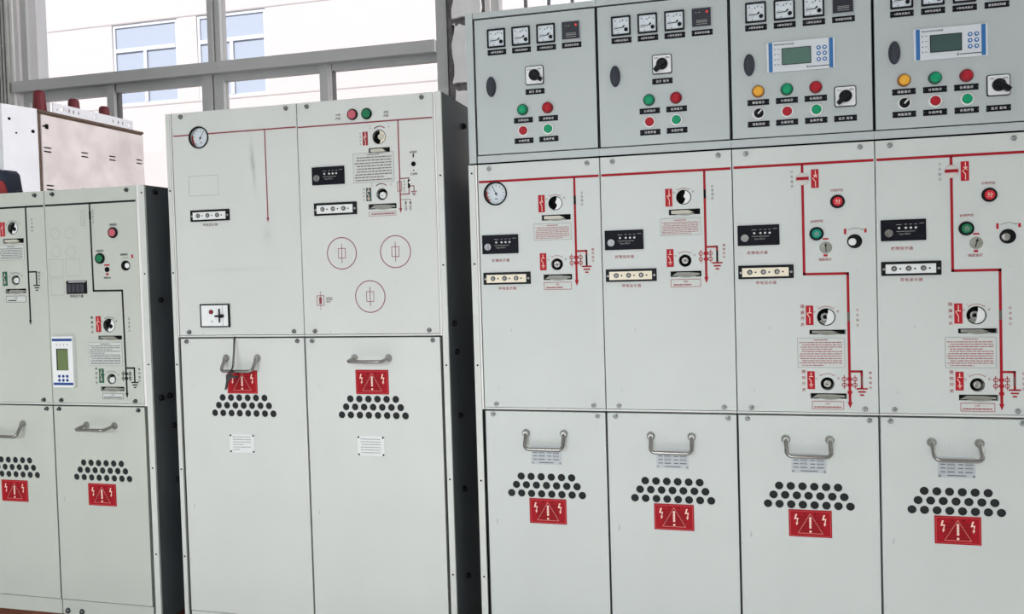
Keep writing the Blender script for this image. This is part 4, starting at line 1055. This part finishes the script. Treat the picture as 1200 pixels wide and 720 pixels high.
sensor_symbol(r, (.259, .283), (ZL + .095, ZL + .081), .2705, m)
warning_sign(r, .1665, ZL - .275, .100, .0675)
stile(r, WL + .0097, WL + .0285, .152, ZLT, RIV)
side_panel(r, WL + .0285, .152, ZLT, 1, ((.045, Z(.245)), (.05, Z(-.08)), (.035, Z(-.375)), (.075, Z(-.375)), (.09, Z(-.47)), (.1, Z(-.64)), (.115, Z(-.9))))
for u in (.020, .072): part('plinth_bolt', 'pbolt', lambda b: b.lathe([(.009, 0), (.009, -.002), (.006, -.006), (.003, -.007)], 12), 'bolt_dark', r, at(u, .163, .0035))

# timber bearers under the three line-ups
for (a, c, s) in ((XL1 - .02, -1.03, 'left'), (-.94, -.10, 'middle'), (-.02, 1.32, 'right')):
    for (y, t) in ((.06, 'front'), (.46, 'rear')):
        o = part('timber_bearer', None, lambda b: b.prism([(a, 0), (c, 0), (c, .1515), (a, .1515)], y, y + .10, .004), 'timber', None)
        single(o, f'reddish timber bearer under the {t} of the {s} cabinet line-up', 'timber beam', 'timber bearers under the cabinets')

# ------------------------------------------------------------------ bare gas tank unit standing behind the left line-up
def tank():
    xb = -2.173; x_l = -2.95; zt = Z(.712)
    r = thing('gas_tank_unit', 'unpainted pale steel switchgear tank with red bushing caps behind the left bays', 'switchgear tank', ((xb + x_l) / 2, 1.1, 0))
    ox, oy = (xb + x_l) / 2, 1.1
    part('body', None, lambda b: b.box(x_l - ox, xb - .008 - ox, .80 - oy, 1.443 - oy, 0, zt - .012), 'hole', r)
    holes = []
    for (y, z) in ((.842, .545), (1.052, .549), (1.226, .554), (1.412, .559), (.848, .383), (1.05, .385), (1.226, .388), (1.412, .39)):
        for d in (-.0085, .0085): holes.append(rr(.042, .0062, .003, y - oy, Z(z) + d, 3))
    plate('side_sheet', rc(.813 - oy, 1.445 - oy, .02, zt - .02), holes, -.008, 0, 'tank_steel', r, (xb - ox, 0, 0), rot=(0, 0, math.radians(90)), bev=.001)
    part('edge_trim', None, lambda b: b.box(xb - .02 - ox, xb + .001 - ox, .80 - oy, .812 - oy, 0, zt - .012), 'tank_edge', r)
    part('edge_trim', None, lambda b: b.box(xb - .02 - ox, xb + .001 - ox, .812 - oy, 1.445 - oy, zt - .0195, zt - .012), 'tank_edge', r)
    part('top_plate', None, lambda b: b.box(x_l - .005 - ox, xb + .006 - ox, .80 - oy, 1.452 - oy, zt - .011, zt), 'tank_edge', r)
    part('clip', None, lambda b: b.box(xb - .001 - ox, xb + .008 - ox, .818 - oy, .850 - oy, Z(.640), Z(.648)).box(xb - ox, xb + .012 - ox, .832 - oy, .846 - oy, Z(.634), Z(.654)), 'pit', r)
    # front compartment with its white, slightly splayed side cover
    def cov(b):
        z0, z1 = 0, zt + .001
        pts = [(xb + .002, .798), (xb - .033, .655), (x_l, .655), (x_l, .798)]
        n = 4; vs = [(p[0] - ox, p[1] - oy, z0) for p in pts] + [(p[0] - ox, p[1] - oy, z1) for p in pts]
        b.add(vs, [(1, 0, 4, 5), (2, 1, 5, 6), (3, 2, 6, 7), (0, 3, 7, 4), (4, 7, 6, 5), (0, 1, 2, 3)])
    part('front_compartment', None, cov, 'tank_white', r)
    ang = math.atan2(.143, .035)
    for (t, z, rad) in ((.80, .655, .006), (.62, .60, .004), (.14, .615, .0075)):
        y = .798 - .143 * t; x = xb + .002 - .035 * t
        part('hole', ('th', rad), lambda b: b.lathe([(rad, .002), (rad, -.0012), (rad * .6, -.0012)], 12), 'pit', r, (x - ox, y - oy, Z(z)), rot=(0, 0, ang))
    def cap(b): b.lathe_z([(.030, 0), (.0285, .006), (.0275, .010), (.0235, .080), (.0215, .090), (.015, .096)], 24)
    for y in (.868, 1.062, 1.252):
        for x in (-2.223, -2.62):
            part('bushing_cap', 'cap', cap, 'bushing_red', r, (x - ox, y - oy, zt), label='red bushing cap')
    hs = [circ(.935 - oy, zt + .0235, .010, 16), circ(.906 - oy, zt + .015, .004, 12), circ(1.355 - oy, zt + .021, .009, 16), circ(1.372 - oy, zt + .016, .004, 12)]
    for y in (.955, .975, 1.0, 1.03, 1.245, 1.28, 1.31): hs.append(rr(.007, .015, .002, y - oy, zt + .022, 3))
    hs.append(rr(.011, .02, .002, 1.13 - oy, zt + .022, 3))
    plate('lifting_bracket', rc(.884 - oy, 1.382 - oy, zt + .0002, zt + .044), hs, -.004, 0, 'tank_white', r, (xb - ox, 0, 0), rot=(0, 0, math.radians(90)), bev=.0006, label='perforated pale bracket')
tank()

# ------------------------------------------------------------------ loose things
def tool_bag():
    r = thing('tool_bag', 'navy blue tool bag with a red pocket on top of the leftmost bay', 'bag', (-1.712, .03, ZLT))
    def body(b):
        # cross-section along X, rounded corners and a sloping right end
        pts = [(.012, 0), (.176, 0), (.170, .016), (.162, .068), (.152, .078), (.112, .079), (.106, .084), (.030, .084), (.014, .07)]
        n = len(pts); vs = []
        for (y, k, dz) in ((0, .965, .0), (.008, 1., 0), (.048, 1., 0), (.056, .97, 0)):
            vs += [(p[0] * (k if y in (0, .056) else 1), y, p[1] * (k if p[1] > .02 else 1)) for p in pts]
        fs = []
        for a in range(3):
            for i in range(n):
                j = (i + 1) % n; fs.append((a * n + i, (a + 1) * n + i, (a + 1) * n + j, a * n + j))
        b.add(vs, fs); b.add(vs[:n], [tuple(range(n))]); b.add(vs[-n:][::-1], [tuple(range(n))])
    part('body', None, body, 'navy', r)
    part('pocket', None, lambda b: b.prism([(.118, .001), (.166, .001), (.158, .030), (.148, .043), (.126, .046), (.118, .038)], -.005, .004, .002), 'bag_red', r)
    part('grip', None, lambda b: b.tube([(.045 + .06 * i / 10, .028, .081 + .014 * math.sin(math.pi * i / 10)) for i in range(11)], .006, 8), 'navy', r)
    part('foot', None, lambda b: b.box(.158, .186, .002, .03, 0, .010), 'navy', r)
tool_bag()
def strap():
    # hangs from the seam above the cable door and is knotted round its handle
    hx = -.925 + .2025; hz = ZC - .063 - .0385; hy = -.030
    ux = -.925 + .1785
    r = thing('hanging_strap', 'thin black strap with a tail knotted on the middle left door handle', 'strap', (ux, -.03, hz))
    P = lambda x, y, z: (x, y + .03, z)
    part('cord', None, lambda b: b.tube([P(.006, .0005, .1005), P(.005, -.006, .096), P(.010, -.018, .06), P(.013, -.030, .02), P(.0125, -.0375, .004)], .0014, 8), 'strap_black', r)
    part('cord', None, lambda b: b.tube([P(.006, .0005, .1005), P(.007, -.005, .094), P(.012, -.016, .06), P(.015, -.027, .02), P(.0125, -.0375, .003)], .0011, 8), 'strap_black', r)
    part('knot', None, lambda b: b.tube([P(.016, -.040, .010), P(.010, -.042, .004), P(.009, -.041, -.005), P(.016, -.035, -.011), P(.028, -.030, -.012)], .0036, 10), 'strap_black', r)
    def tail(b): b.prism([(-.008, -.048), (-.002, -.046), (.008, -.020), (.024, -.008), (.016, -.002), (-.002, -.004), (-.002, -.020)], -.012, -.009, .0006)
    part('tail', None, tail, 'strap_black', r)
strap()
